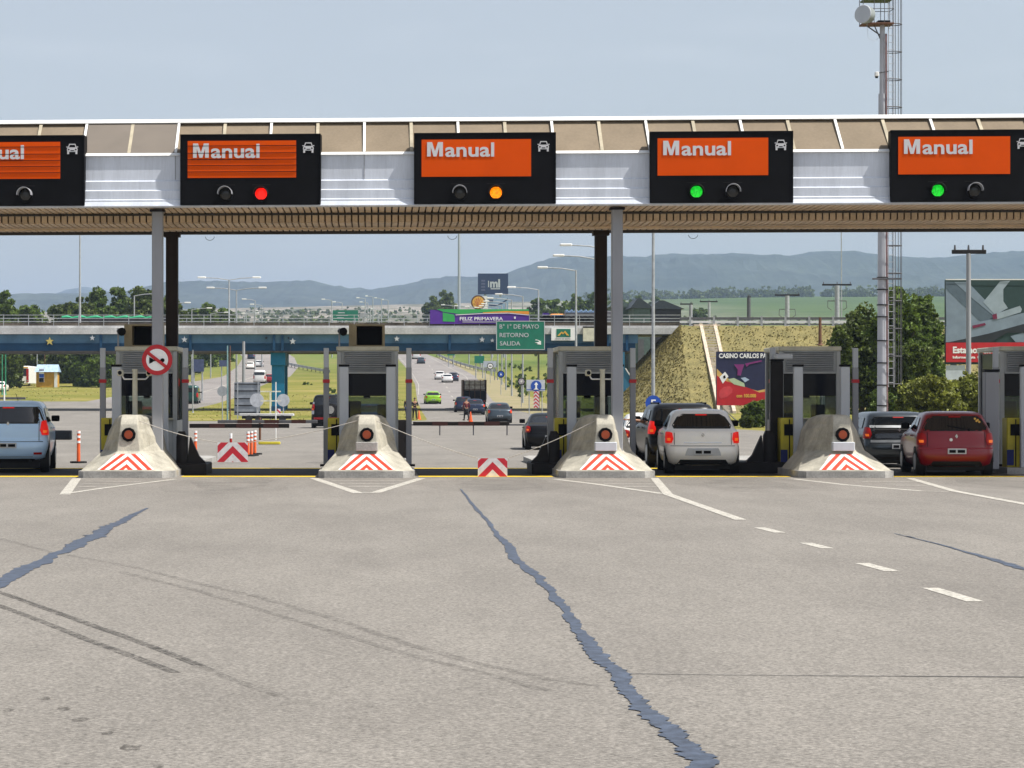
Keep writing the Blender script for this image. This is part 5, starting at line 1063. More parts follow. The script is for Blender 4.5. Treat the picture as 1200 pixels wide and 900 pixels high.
# sheds beyond the bridge
def shed(lab, px0, px1, pyt, pye, Y, m, roof):
    uu = Y/F; x0, x1 = PX(px0, Y), PX(px1, Y); g = H(Y); zt = CAMH+(CY-pyt)*uu-g; ze = CAMH+(CY-pye)*uu-g; t = thing('shed', lab, 'shed', (x0, Y, g), 0, 'dark sheds beyond the bridge'); W = x1-x0
    MB().box(.2, W-.2, .3, 9, 0, ze).build('wall', m, t); MB().prism([(-.3,ze),(W*.28,zt),(W*.42,zt),(W+.3,ze)], 0, 9.3).build('roof', roof, t); MB().box(W*.3,W*.6,.2,.29,0,ze*.6).build('door', 'rail_dark', t)
dr = mat('dark_shed_roof', (.025,.035,.045), .5); gw = mat('dull_green_wall', (.07,.11,.10), .7)
shed('dark roofed shed right of the third grey column, beyond the bridge', 741, 764, 349.5, 361, 380, gw, dr); shed('wider dark shed beside the embankment guard rail', 762, 800, 352, 362, 385, bpy.data.materials['dark_cargo'], dr); shed('dull green shed directly behind the third grey column', 716, 742, 351, 360, 390, gw, mat('dull_green_roof', (.09,.13,.12), .5))
lorry(663, 697, 362, 377, 257, mat('dusty_blue_tarp', (.12,.19,.30), .6), 'rail_dark', 'dusty blue covered lorry on the bridge left of the dark column')
lorry(647, 661, 367, 377, 258, mat('bright_blue_tarp', (.03,.14,.38), .6), 'rail_dark', 'small bright blue van sized lorry on the bridge'); lorry(637, 644, 366, 377, 258, 'purple', 'rail_dark', 'small purple lorry on the bridge right of the banner', 'orange_ban')
# ================================================================ POLES, MAST, LAMPS
def tpole(lab, px, Y, pyt, a0, a1, r, m, arms=1, g=None):
    uu = Y/F; g = H(Y) if g is None else g; t = thing('utility_pole', lab, 'utility pole', (PX(px, Y), Y, g), 0, 'utility poles with crossarms'); z = CAMH+(CY-pyt)*uu-g
    MB().cyl((0,0,0),(0,0,z),r*1.25,r,12).build('pole', m, t)
    x0, x1 = (a0-px)*uu, (a1-px)*uu
    ar = MB().bbox(x0, x1, -.09, .09, z-.02, z+.18, .03).build('crossarm', 'steel_dark', t)
    for k in (x0+.15, 0, x1-.15): MB().cyl((k,0,z+.18),(k,0,z+.42),.06,.04,8).build('insulator', 'rail_dark', ar)
    if arms > 1:
        z2 = z-1.7; MB().bbox(x0*.62, x1*.62, -.07, .07, z2-.1, z2, .02).build('crossarm', 'rail_dark', t); b = MB()
        for k in (-.6, .6):
            b.tube([(x0*.62*(1 if k < 0 else 0)+x1*.62*(1 if k > 0 else 0), 0, z2), (k*1.8, -.1, z2-.8), (k*1.1, -.1, z2-1.1)], .04)
        b.build('jumper_cable', 'rail_dark', t)
    return t
tpole('concrete utility pole with crossarm in front of the aeroplane billboard', 1135, 128, 297, 1115.5, 1155.5, .11, 'steel')
tpole('stout utility pole with wide crossarm left of the dark trees', 981, 290, 334.5, 963.5, 998, .26, 'galv', 2, H(290))
tpole('utility pole with wide crossarm above the embankment guard rail', 922.5, 330, 346.5, 908, 937, .28, 'galv', 2)
tpole('small utility pole above the top of the stairs', 831, 420, 354, 820, 841, .22, 'galv', 1); tpole('dark stub pole with short arms right of the sheds', 809.5, 380, 357, 797, 812, .25, 'steel', 1); tpole('short dark pole in the green field, above the guard rail', 877.5, 420, 348.5, 876, 880, .3, 'rail_dark', 1)
post('rust brown post standing on the embankment slope edge', 961, 372, 404.5, 238, .17, 'wood')
# tall mast
Ym = 112; um = Ym/F; t = thing('antenna_mast', 'tall steel antenna mast with caged ladder and dish rising above the canopy', 'mast', (PX(1034,Ym), Ym, 0)); zz = lambda py: CAMH+(CY-py)*um
MB().cyl((0,0,0),(0,0,zz(300)),.235,.20,18).cyl((0,0,zz(300)),(0,0,zz(110)),.20,.17,18).cyl((0,0,zz(110)),(0,0,zz(30)),.125,.11,18).build('pole', 'mast', t)
b = MB()
for py in (476, 452, 426, 400, 372, 358, 340, 326): b.cyl((0,0,zz(py)),(0,0,zz(py)+.05),.25,.25,16)
b.build('clamp_band', 'steel_dark', t)
MB().tube([(.17,-.16,.5),(.15,-.15,zz(300)),(.12,-.14,zz(40))], .028).tube([(.21,-.12,.5),(.17,-.1,zz(40))], .02).build('cable', mat('reddish_cable', (.22,.13,.13), .6), t)
b = MB(); 
for dx in (.26, .50): b.cyl((dx,-.02,2.2),(dx,-.02,zz(-60)),.018,.018,6)
z = 2.4
while z < zz(-60): b.cyl((.26,-.02,z),(.50,-.02,z),.012,.012,5); z += .31
b.build('ladder', 'mast', t)
b = MB(); z = zz(450)
while z < zz(-60):
    pts = [(.50+.34*math.sin(a)*1.0, -.02-.33*math.cos(a)+.0, z) for a in np.linspace(0, PI, 9)]; b.tube(pts, .022, 5); b.tube([(.15,-.33,z),(.5,-.35,z)], .02, 5); b.tube([(.15,.3,z),(.5,.31,z)], .02, 5); z += 32.4*um
for a in np.linspace(0, PI, 5): b.cyl((.50+.34*math.sin(a), -.02-.33*math.cos(a), zz(450)), (.50+.34*math.sin(a), -.02-.33*math.cos(a), zz(-60)), .014, .014, 5)
b.build('safety_cage', 'rail_dark', t)
pf = MB().bbox(-.95,.42,-.5,.4,zz(30),zz(28),.02).build('platform', 'wood', t); b = MB()
for dx, dy in ((-.93,-.48),(-.45,-.48),(0,-.48),(.4,-.48),(-.93,.38),(0,.38),(.4,.38)): b.cyl((dx,dy,zz(28)),(dx,dy,zz(-60)),.016,.016,5)
for py in (12, -10, -30): b.tube([(-.93,-.48,zz(py)),(.4,-.48,zz(py)),(.4,.38,zz(py)),(-.93,.38,zz(py)),(-.93,-.48,zz(py))], .016, 5)
b.build('railing', 'rail_dark', pf); MB().tube([(-.7,0,zz(30)),(-.05,0,zz(42))], .03).tube([(-.35,0,zz(30)),(-.05,0,zz(48))], .025).build('bracket', 'rail_dark', t)
MB().bbox(-.25,.3,-.3,.2,zz(28)+.01,zz(28)+.12,.03).build('dark_box', 'black', pf)
MB().bbox(-.9,.35,-.45,.4,zz(2),zz(0),.02).build('upper_platform', mat('olive_plate', (.09,.13,.05), .7), t)
q = Vector((-.72,-.3,zz(19.5))); d = Vector((-.62,-.75,.08)).normalized()
dish = MB().cyl(q, q+d*.38, .40, .40, 28).build('dish_drum', mat('grey_dish', (.26,.29,.29), .5), t); MB().cyl(q+d*.383, q+d*.41, .41, .38, 28).build('dish_face', 'steel_light', dish)
MB().tube([(-.75,-.4,zz(30)),(-.7,-.42,zz(46)),(-.45,-.4,zz(50)),(-.2,-.3,zz(45))], .008, 5).build('loose_cable', 'steel_light', t)
cc = MB().bbox(-.36,-.2,-.3,-.05,zz(90),zz(85),.03).build('camera', 'white', t); MB().cyl((-.28,-.15,zz(92)),(-.28,-.15,zz(90)),.06,.07).build('lens_dome', 'black', cc); MB().tube([(-.2,-.15,zz(86)),(.25,-.1,zz(84))], .02).build('camera_arm', 'rail_dark', t)
MB().bbox(-.48,.8,-.25,-.18,zz(328),zz(326),.015).build('crossarm', 'rail_dark', t)
# thin tall masts
t = thing('radio_mast', 'very thin faint radio mast seen under the canopy at centre', 'mast', (PX(538,1200),1200,H(1200)), 0); MB().cyl((0,0,0),(0,0,78),.75,.4,8).build('pole', 'galv', t); MB().cyl((0,0,78),(0,0,90),.3,.15,8).build('tip', 'galv', t)
t = thing('radio_mast', 'thin pale mast standing left of the tall antenna mast', 'mast', (PX(986,300),300,H(300)), 0); MB().cyl((0,0,0),(0,0,22),.09,.06,8).build('pole', 'galv', t); MB().cyl((0,0,22),(0,0,25),.05,.02,8).build('tip', 'galv', t)
# street lamps
ORD = ['', 'first', 'second', 'third', 'fourth', 'fifth', 'sixth', 'seventh', 'eighth', 'ninth', 'tenth', 'eleventh', 'twelfth', 'thirteenth']
def lamp(X, Y, h, arms, lab, al=2.3, base=None, group='street lamps', r=.10):
    g = H(Y) if base is None else base; t = thing('street_lamp', lab, 'street lamp', (X, Y, g), 0, group)
    k = max(1, Y/420)
    MB().cyl((0,0,0),(0,0,h),r*1.15*k,r*.7*k,8).build('pole', 'galv', t)
    for s_ in arms:
        MB().tube([(0,0,h-.05),(s_*al*.5,0,h+.14),(s_*al,0,h+.2)], .045*k, 6).build('arm', 'galv', t)
        MB().bbox(min(s_*al, s_*(al+.85)), max(s_*al, s_*(al+.85)), -.17, .17, h+.14, h+.14+.17*k, .06).build('lamp_head', 'white', t)
lamp(PX(93,252), 252.5, 10.4, (-1,), 'lamp post on the bridge deck near its left end', base=zb_(384))
for k, (X, Y) in enumerate(((15.6,177),(16,190),(15.95,208),(16,258),(16.2,290),(16.6,322),(17.5,355),(18.6,390),(19.6,425),(20.2,462),(19.8,500),(19,545),(17.5,600))):
    lamp(X, Y, 12.1, (-1,), ['lamp post hidden behind the grey third column, head to its left','second lamp of the right row, arm crossing the dark column','pale lamp post left of the dark column above the bridge','lamp post of the right row rising by the direction sign'][k] if k < 4 else ORD[k+1]+' lamp post of the right shoulder row, counted uphill')
for k, (X, Y) in enumerate(((-15,255),(-15,268))): lamp(X, Y, 13.0-k*.7, (-1, 1), ['double armed lamp rising above the bridge left of centre','second double armed lamp just behind the first one'][k])
for k, (X, Y) in enumerate(((-28,292),(-29,350),(-29,395),(-29.4,445),(-29.4,500),(-29.6,560),(-30.5,625),(-36,690))): lamp(X, Y, 12.2-k*.35, (1,), ORD[k+1]+' lamp post along the outer edge of the oncoming road')
for k, (px, Y, py) in enumerate(((296,470,352),(304,520,358),(386,600,352),(398,640,355),(425,700,350),(428,760,355),(431,690,361),(434,820,348),(440,760,363),(444,880,350),(452,900,352),(486,800,368))):
    g = H(Y); lamp(PX(px+3, Y), Y, CAMH+(CY-py)*Y/F-g, (-1,), ORD[k+1]+' lamp from the left in the distant cluster above the bridge', al=1.6)
# guard rails near the far road
def grail(lab, pts):
    t = thing('guard_rail', lab, 'guard rail', (pts[0][0], pts[0][1], H(pts[0][1]))); q = [Vector((x-pts[0][0], y-pts[0][1], H(y)-H(pts[0][1]))) for x, y in pts]
    b = MB()
    for a, c in zip(q, q[1:]): b.add([a+Vector((0,0,.35)), c+Vector((0,0,.35)), c+Vector((0,0,.85)), a+Vector((0,0,.85)), a+Vector((.08,.12,.35)), c+Vector((.08,.12,.35)), c+Vector((.08,.12,.85)), a+Vector((.08,.12,.85))], [(0,1,2,3),(7,6,5,4),(3,2,6,7),(0,4,5,1)])
    b.build('beam', 'galv', t); b = MB()
    for a, c in zip(q, q[1:]):
        for k in range(3): p = a.lerp(c, k/3); b.box(p.x-.06,p.x+.06,p.y+.15,p.y+.27,p.z,p.z+.85)
    b.build('rail_post', 'steel_dark', t)
grail('curved grey guard rail on the right of the far road', [(13.6,610),(14.6,570),(16.0,535),(17.8,505),(19.4,485),(21.5,474)])
grail('grey guard rail crossing the grass between the two roads', [(-19.6,530),(-17,512),(-14,495),(-11.2,480),(-9.2,470)])
# ================================================================ VEHICLES
def paint(n, c, metal=.35, rough=.32):
    return mat(n, c, rough, metal=metal, var=.02, coat=.5, spec=.4)
TYPES = {  # (z, rear y, front y from the nose, half width factor) for a car of length L and height 1.46
 'hatch': dict(L=3.75, H=1.46, W=1.64, sl=[(.20,.25,.35,.80),(.27,.06,.10,.93),(.45,0,0,.985),(.60,0,.02,1.0),(.64,.05,.04,1.0),(.80,.07,.16,1.0),(.92,.10,.42,.985),(.99,.13,.95,.965),(1.03,.15,1.15,.945),(1.36,.42,1.80,.80),(1.42,.52,1.98,.74),(1.45,.70,2.2,.62),(1.463,.95,2.4,.42)], gl=(1.03,1.36)),
 'notch': dict(L=4.1, H=1.47, W=1.66, sl=[(.20,.25,.35,.80),(.27,.06,.10,.93),(.45,0,0,.985),(.60,0,.02,1.0),(.63,.05,.04,1.0),(.82,.07,.16,1.0),(.96,.10,.42,.985),(1.00,.20,.95,.965),(1.03,.32,1.15,.93),(1.36,.72,1.80,.78),(1.42,.85,1.98,.71),(1.452,1.0,2.2,.58),(1.468,1.3,2.4,.38)], gl=(1.04,1.36)),
 'sedan': dict(L=4.4, H=1.43, W=1.72, sl=[(.18,.25,.35,.80),(.26,.06,.10,.93),(.45,0,0,.985),(.58,0,.02,1.0),(.62,.04,.04,1.0),(.80,.05,.16,1.0),(.90,.08,.42,.985),(.95,.16,.95,.965),(.98,.55,1.25,.93),(1.30,1.15,1.95,.77),(1.37,1.3,2.1,.70),(1.41,1.5,2.3,.57),(1.43,1.8,2.5,.38)], gl=(.99,1.30)),
 'suv': dict(L=4.4, H=1.68, W=1.80, sl=[(.28,.25,.35,.80),(.36,.06,.10,.93),(.55,0,0,.985),(.72,0,.02,1.0),(.75,.05,.04,1.0),(.95,.06,.16,1.0),(1.06,.08,.35,.985),(1.12,.10,.95,.965),(1.15,.12,1.15,.95),(1.55,.30,1.75,.84),(1.62,.38,1.9,.79),(1.66,.50,2.05,.70),(1.68,.75,2.3,.50)], gl=(1.16,1.54)),
 'van': dict(L=4.8, H=2.1, W=1.9, sl=[(.28,.2,.35,.85),(.36,.04,.10,.95),(.6,0,0,.99),(.9,0,.05,1.0),(1.1,.02,.3,1.0),(1.2,.03,.75,.99),(1.8,.10,1.35,.94),(1.98,.16,1.6,.88),(2.06,.28,1.8,.78),(2.1,.5,2.1,.6)], gl=(1.22,1.8)),
}
class Car:
    def __init__(s, kind, L=None, W=None, Hh=None):
        T = TYPES[kind]; s.L = L or T['L']; s.W = W or T['W']; k = (Hh or T['H'])/T['H']; s.H = Hh or T['H']
        s.sl = [(z*k, a, s.L-c, f*s.W/2) for z, a, c, f in T['sl']]; s.gl = (T['gl'][0]*k, T['gl'][1]*k)
    def at(s, z):
        S = s.sl
        if z <= S[0][0]: return S[0][1:]
        for a, b in zip(S, S[1:]):
            if z <= b[0]: t = (z-a[0])/(b[0]-a[0]); return tuple(a[i]+(b[i]-a[i])*t for i in (1,2,3))
        return S[-1][1:]
    def rear(s, x, z, off=0):
        yr, yf, hw = s.at(z); q = min(1, abs(x)/hw); Rr = min(.36, (yf-yr)*.3); return yr+Rr*(1-(1-q**3.6)**(1/3.6))-off
    def front(s, x, z, off=0):
        yr, yf, hw = s.at(z); q = min(1, abs(x)/hw); Rr = min(.5, (yf-yr)*.35); return yf-Rr*(1-(1-q**3.0)**(1/3.0))+off
    def body(s, parent, m):
        zs = []
        for a, b in zip(s.sl, s.sl[1:]):
            k = max(1, int((b[0]-a[0])/.09)); zs += [a[0]+(b[0]-a[0])*j/k for j in range(k)]
        zs.append(s.sl[-1][0]); th = [-1,-.985,-.95,-.88,-.75,-.55,-.3,0,.3,.55,.75,.88,.95,.985,1]; rg = []
        for z in zs:
            yr, yf, hw = s.at(z); r = [(hw*t, s.rear(hw*t, z), z) for t in th]
            ya, yb = r[-1][1], s.front(hw, z)
            r += [(hw+.012*math.sin(PI*j/5)*1, ya+(yb-ya)*j/5, z) for j in range(1, 5)]
            r += [(hw*t, s.front(hw*t, z), z) for t in reversed(th)]
            r += [(-hw-.012*math.sin(PI*j/5)*1, yb+(ya-yb)*j/5, z) for j in range(1, 5)]
            rg.append(r)
        return MB().loft(rg, 0, True).build('body', m, parent)
    def patch(s, name, m, parent, face, pts, off=.008, nx=10):
        """pts: list of (z, x left, x right) on the rear or front skin"""
        f = s.rear if face == 'rear' else s.front; b = MB(); vs = []
        pts2 = []
        for (z0, a0, c0), (z1, a1, c1) in zip(pts, pts[1:]):
            k = max(1, int(abs(z1-z0)/.05))
            for j in range(k): t = j/k; pts2.append((z0+(z1-z0)*t, a0+(a1-a0)*t, c0+(c1-c0)*t))
        pts2.append(pts[-1])
        for z, a, c in pts2:
            hw = s.at(z)[2]
            for j in range(nx+1):
                x = a+(c-a)*j/nx; x = max(-hw*.9995, min(hw*.9995, x)); ex = 1+off/hw*.8*min(1, (abs(x)/hw)**6); vs.append((x*ex, f(x, z, off), z))
        n = nx+1; b.add(vs, [(j*n+i, j*n+i+1, (j+1)*n+i+1, (j+1)*n+i) for j in range(len(pts2)-1) for i in range(nx)], 0, True)
        return b.build(name, m, parent)
    def side(s, name, m, parent, sg, rows, off=.008):
        """rows: (z, y rear, y front) on one side"""
        b = MB(); vs = []
        for z, a, c in rows:
            hw = s.at(z)[2]+off+.012
            vs += [(sg*hw, a+(c-a)*j/4, z) for j in range(5)]
        b.add(vs, [(j*5+i, j*5+i+1, (j+1)*5+i+1, (j+1)*5+i) for j in range(len(rows)-1) for i in range(4)]); return b.build(name, m, parent)

def car(lab, kind, pm, x, y, rot=0, L=None, W=None, Hh=None, name='car', cat='car', detail=2, lit=False, group=None, z=None, tall_lights=False, glassmargin=.10, plate=True, flip=False, lightstyle=0, wiper=False, cat_extra=None):
    c = Car(kind, L, W, Hh); z = (H(y)+.006 if z is None else z)
    t = thing(name, lab, cat, (x, y, z), R(rot)+(PI if flip else 0), group)
    if flip: t.location = (x, y+c.L, z)
    c.body(t, pm); k = c.H/1.46; g0, g1 = c.gl
    hw = c.W/2; w0, w1 = c.at(g0)[2], c.at(g1)[2]
    if kind == 'van': gz0 = g0+.1
    else: gz0 = g0+.01
    sl_ = 'darkglass'
    c.patch('rear_window', sl_, t, 'rear', [(gz0, -w0+glassmargin*.9, w0-glassmargin*.9), (gz0+.05, -w0+glassmargin*.75, w0-glassmargin*.75), (g1-.07, -w1+glassmargin*.75, w1-glassmargin*.75), (g1-.015, -w1+glassmargin*1.5, w1-glassmargin*1.5)])
    if detail > 1:
        c.patch('window_seal', 'rubber', t, 'rear', [(gz0-.025, -w0+glassmargin*.9-.03, w0-glassmargin*.9+.03), (gz0+.05, -w0+glassmargin*.75-.035, w0-glassmargin*.75+.035), (g1-.07, -w1+glassmargin*.75-.035, w1-glassmargin*.75+.035), (g1-.002, -w1+glassmargin*1.5-.03, w1-glassmargin*1.5+.03)], .004)
        for sg in (-1, 1):
            ym = (c.rear(w0, g0)+c.front(w0, g0))/2+.1; hh_ = c.at(g0-.12)[2]+.022
            c.side('door_seam', 'black', t, sg, [(.34, ym-.006, ym+.006), (g0, ym-.006, ym+.006)], .004)
            for dy_ in (-.22, .78): MB().bbox(min(sg*hh_, sg*(hh_+.03)), max(sg*hh_, sg*(hh_+.03)), ym+dy_, ym+dy_+.18, g0-.14, g0-.11, .008).build('door_handle', pm, t)
    c.patch('windscreen', sl_, t, 'front', [(g0+.02, -w0+.12, w0-.12), (g1-.02, -w1+.12, w1-.12)])
    r0 = c.rear(c.at(g0)[2], g0); f0 = c.front(c.at(g0)[2], g0); r1 = c.rear(c.at(g1)[2], g1); f1 = c.front(c.at(g1)[2], g1)
    mid = (r1+f1)/2+.1
    for sg in (-1, 1):
        c.side('side_window', sl_, t, sg, [(g0+.02, r0+.22, mid-.05), (g1-.03, r1+.10, mid-.05)]); c.side('side_window', sl_, t, sg, [(g0+.02, mid+.05, f0-.12), (g1-.03, mid+.05, f1-.02)])
    # lamps
    zt = {0:(.70,.95),1:(.66,.92),2:(.80,.93),3:(.70,.97)}[lightstyle]; zt = (zt[0]*k, zt[1]*k)
    if kind == 'suv': zt = (.85*k*.9, 1.18*k*.9)
    if kind == 'van': zt = (.75, 1.25)
    inner = {0:.80,1:.76,2:.58,3:.78}[lightstyle]
    for sg in (-1, 1):
        rows = [(zt[0], sg*hw*(inner+.05), sg*hw), (zt[0]+(zt[1]-zt[0])*.35, sg*hw*inner, sg*hw), (zt[1]-.02, sg*hw*(inner+.03), sg*hw), (zt[1], sg*hw*(inner+.10), sg*hw*.98)]
        rows = [(a, min(b, d), max(b, d)) for a, b, d in rows]
        tl = c.patch('tail_light', 'taillit' if lit else 'red', t, 'rear', rows, .016, 8)
        if detail > 1:
            rr = [(zt[0]+.05, sg*hw*(inner+.07), sg*hw*.95), (zt[0]+.11, sg*hw*(inner+.07), sg*hw*.96)]; rr = [(a, min(b, d), max(b, d)) for a, b, d in rr]
            c.patch('indicator', 'tailamber', tl, 'rear', rr, .024, 6)
        c.patch('headlight', 'chrome', t, 'front', [(a, min(sg*hw*.6, sg*hw*.97), max(sg*hw*.6, sg*hw*.97)) for a in (.58*k, .74*k)], .014, 6)
        MB().bbox(min(sg*(w0+.02), sg*(w0+.21)), max(sg*(w0+.02), sg*(w0+.21)), f0-.35, f0-.22, g0+.02, g0+.16, .03).build('mirror', 'black', t)
        for yy in (.62 if kind != 'van' else .9, c.L-.78):
            wr = .30 if kind != 'suv' else .35
            wh = MB().cyl((sg*(hw-.19), yy, wr), (sg*(hw+.012), yy, wr), wr, wr*.97, 20).build('wheel', 'rubber', t)
            rm = MB().cyl((sg*(hw+.013), yy, wr), (sg*(hw+.022), yy, wr), wr*.62, wr*.58, 12).build('rim', 'galv', wh)
            # dark arch above the tyre
            b = MB(); n = 12; A = np.linspace(0, PI, n); b.add([(sg*(hw+.016), yy+wr*1.14*math.cos(a), wr+wr*1.14*math.sin(a)) for a in A]+[(sg*(hw+.016), yy+wr*.99*math.cos(a), wr+wr*.99*math.sin(a)) for a in A], [(j, j+1, n+j+1, n+j) for j in range(n-1)]); b.build('wheel_arch', 'rubber', t)
    MB().box(-hw+.2, hw-.2, .25, c.L-.3, .12, .5*k).build('underbody', 'rubber', t)
    MB().box(-hw+.06, hw-.06, .45, .85, .10, .30).build('rear_axle', 'rubber', t) if detail > 1 else None
    if plate:
        zp = (.50 if kind in ('notch','sedan') else .56)*k; yp = c.rear(0, zp)-.02; 
        if lightstyle == 2: zp = .80*k*.92; yp = c.rear(0, zp)-.02
        pl = MB().box(-.2, .2, yp-.012, yp+.03, zp-.06, zp+.06).build('number_plate', 'plate', t); MB().box(-.17,-.03,yp-.016,yp-.0125,zp-.035,zp+.03).box(.01,.17,yp-.016,yp-.0125,zp-.035,zp+.03).build('plate_lettering', 'black', pl)
    if detail > 1:
        # bumper seam, tailgate seam, badge, exhaust
        zb = .61*k; c.patch('bumper_seam', 'black', t, 'rear', [(zb+.02, -hw*.99, hw*.99), (zb+.032, -hw*.99, hw*.99)], .006, 16) if kind != 'van' else None
        c.patch('lower_valance', 'rubber', t, 'rear', [(.21*k, -hw*.72, hw*.72), (.33*k, -hw*.62, hw*.62)], .010, 12)
        for sg in (-1, 1):
            rows = [(zz_, sg*(hw*inner-.02)-.006, sg*(hw*inner-.02)+.006) for zz_ in (zb+.05, zt[1]+.02)]; c.patch('tailgate_seam', 'black', t, 'rear', rows, .006, 1)
        zb2 = zt[1]-.07 if lightstyle != 2 else zt[1]+.05; yb = c.rear(0, zb2)-.02; MB().prism([(0, zb2-.05), (.035, zb2), (0, zb2+.05), (-.035, zb2)], yb-.01, yb+.02).build('badge', 'chrome', t)
        MB().cyl((hw*.55, .12, .24*k), (hw*.55, .4, .24*k), .03).build('exhaust', 'rubber', t)
        c.patch('high_brake_light', 'taillit' if lit else 'red', t, 'rear', [(g1-.035, -.13, .13), (g1-.012, -.13, .13)], .02, 4)
    if wiper:
        a = Vector((.28, c.rear(.28, gz0+.02)-.03, gz0+.0)); d = Vector((-.18, c.rear(-.18, gz0+.10)-.02, gz0+.10)); MB().cyl(a, d, .014, .008, 6).cyl(a-Vector((0,-.03,.03)), a+Vector((0,0,.03)), .035, .03, 8).build('wiper', 'black', t)
    return t, c
Pn = paint
silver = Pn('silver_white_paint', (.93,.90,.84), .0); redp = Pn('dark_red_paint', (.22,.003,.008), .0); bluep = Pn('ice_blue_paint', (.52,.74,1.0), .05); blackp = mat('black_paint', (.004,.004,.005), .3, var=.02, coat=.1, spec=.25)
greyb = Pn('dark_grey_blue_paint', (.05,.07,.09), .4); limep = Pn('lime_green_paint', (.25,.50,.02), .1); whitep = Pn('white_car_paint', (.7,.7,.7), 0); dblue = Pn('dark_blue_paint', (.015,.025,.06), .3); wag = Pn('dark_grey_wagon_paint', (.035,.045,.055), .4); blue2 = Pn('mid_blue_paint', (.03,.07,.2), .3)
# lane between third and fourth islands
t, c = car('silver sedan with lit brake lights waiting at the toll, nearest car of its lane', 'notch', silver, PX(824,57.1), 57.1, -3, W=1.63, Hh=1.46, lit=True, lightstyle=0, glassmargin=.17)
c.patch('chrome_strip', 'chrome', t, 'rear', [(.70,-.42,.42),(.715,-.42,.42)], .012, 8); c.patch('plate_recess', 'plate', t, 'rear', [(.42,-.40,.40),(.50,-.38,.38),(.585,-.34,.34)], .006, 10)
t, c = car('black sports utility car with roof rails ahead of the silver sedan', 'suv', blackp, PX(803,62.4), 62.4, 0, W=1.74, Hh=1.58, lit=True)
for sg in (-1, 1): MB().bbox(sg*.58-.02, sg*.58+.02, .6, 2.4, 1.565, 1.60, .01).box(sg*.58-.02, sg*.58+.02, .65, .75, 1.42, 1.565).box(sg*.58-.02, sg*.58+.02, 2.2, 2.3, 1.42, 1.565).build('roof_rail', 'black', t)
suv = t
car('pale car ahead of the black sports utility car, mostly hidden', 'sedan', silver, PX(768,69.5), 69.5, 0, W=1.66, Hh=1.30)
# right lane
t, c = car('dark red hatchback with rear wiper by the fourth island', 'hatch', redp, PX(1121.5,56.0), 56.0, -4.5, W=1.64, Hh=1.41, lightstyle=3, wiper=True, glassmargin=.13)
c.patch('bumper_strip', Pn('light_red_trim', (.40,.05,.07), .2), t, 'rear', [(.615*.966,-.80,.80),(.64*.966,-.80,.80)], .012, 16)
b = MB()
for k, (a, z) in enumerate(((.44,1.25),(.50,1.22),(.53,1.18),(.47,1.20))): b.disc(a, z, .025, c.rear(a,z)-.03, c.rear(a,z)-.018, 8)
b.build('yellow_sticker', 'gold', t); MB().disc(-.12,.79,.035,c.rear(0,.79)-.025,c.rear(0,.79)-.012,10).build('sticker', 'white', t)
t, c = car('dark grey old estate car beside the red hatchback, farther ahead', 'suv', wag, PX(1055,62.5), 62.5, 0, W=1.68, Hh=1.37, L=4.3)
for z in (.62, .98): c.patch('bright_strip', 'galv', t, 'rear', [(z,-.70,.70),(z+.06,-.70,.70)], .014, 8)
c.patch('tail_panel', 'darkglass', t, 'rear', [(.72,-.82,.82),(.93,-.82,.82)], .006, 12)
# left lane
t, c = car('ice blue tall hatchback with lit tail lights cut by the left edge', 'suv', bluep, PX(9,58.1), 58.1, 4.5, W=1.80, Hh=1.645, L=4.3, lit=True, glassmargin=.07)
c.patch('rear_reflector', 'red', t, 'rear', [(.42,.58,.76),(.47,.58,.76)], .014, 4); MB().cyl((.18,1.0,1.62),(.14,.75,1.80),.008,.005,6).build('aerial', 'black', t)
MB().bbox(.96,1.42,1.2,1.5,.86,1.06,.03).build('x', 'rail_dark', None) if False else None
t = thing('boom_gate', 'short dark boom gate end right of the blue hatchback', 'boom gate', (PX(56,62), 62, 0), 0); MB().bbox(0,.58,-.12,.12,.70,.93,.03).build('boom_arm', 'rail_dark', t); MB().bbox(-.35,.02,-.1,.2,0,.9,.03).build('motor_housing', 'rail_dark', t)
# beyond the booths
car('black sedan beyond the booths, right side of the central lane', 'sedan', blackp, PX(646,84), 84, -1.5, Hh=1.22, W=1.66)
car('red car seen through the left booth window', 'sedan', Pn('bright_red_paint', (.4,.02,.02), .1), PX(162,112), 112, 0, Hh=1.35); car('black car just ahead of the red one seen through the left booth', 'hatch', blackp, PX(150,130), 130, 0, Hh=1.5)
car('blue car seen through the second booth window', 'hatch', blue2, PX(432,140), 140, 0, Hh=1.4)
t, c = car('dark off road car with spare wheel on its back, left of the second booth', 'suv', blackp, PX(384,146), 146, 0, Hh=1.92, W=1.85, lit=False); MB().cyl((.15,-.25,1.05),(.15,.02,1.05),.36,.36,20).build('spare_wheel', 'rubber', t); MB().cyl((.15,-.27,1.05),(.15,-.252,1.05),.23,.22,12).build('spare_rim', 'chrome', t); c.patch('side_flank', 'steel_light', t, 'rear', [(.8,-.93,-.78),(1.5,-.90,-.76)], .01, 4); c.patch('red_bumper_band', 'redsign', t, 'rear', [(.5,-.8,.6),(.62,-.8,.6)], .012, 6)
car('grey blue sedan on the central road, nearest of the departing cars', 'sedan', greyb, PX(586,176), 176, 0, Hh=1.42, W=1.66)
car('dark blue sedan in front of the lorry on the central road', 'sedan', dblue, PX(557,228), 228, 0, Hh=1.45); car('dark blue hatchback left of the lorry on the central road', 'hatch', dblue, PX(543.5,243), 243, 0, Hh=1.5)
car('lime green sedan driving away in the middle of the central road', 'sedan', limep, PX(508,284), 284, 2, Hh=1.45)
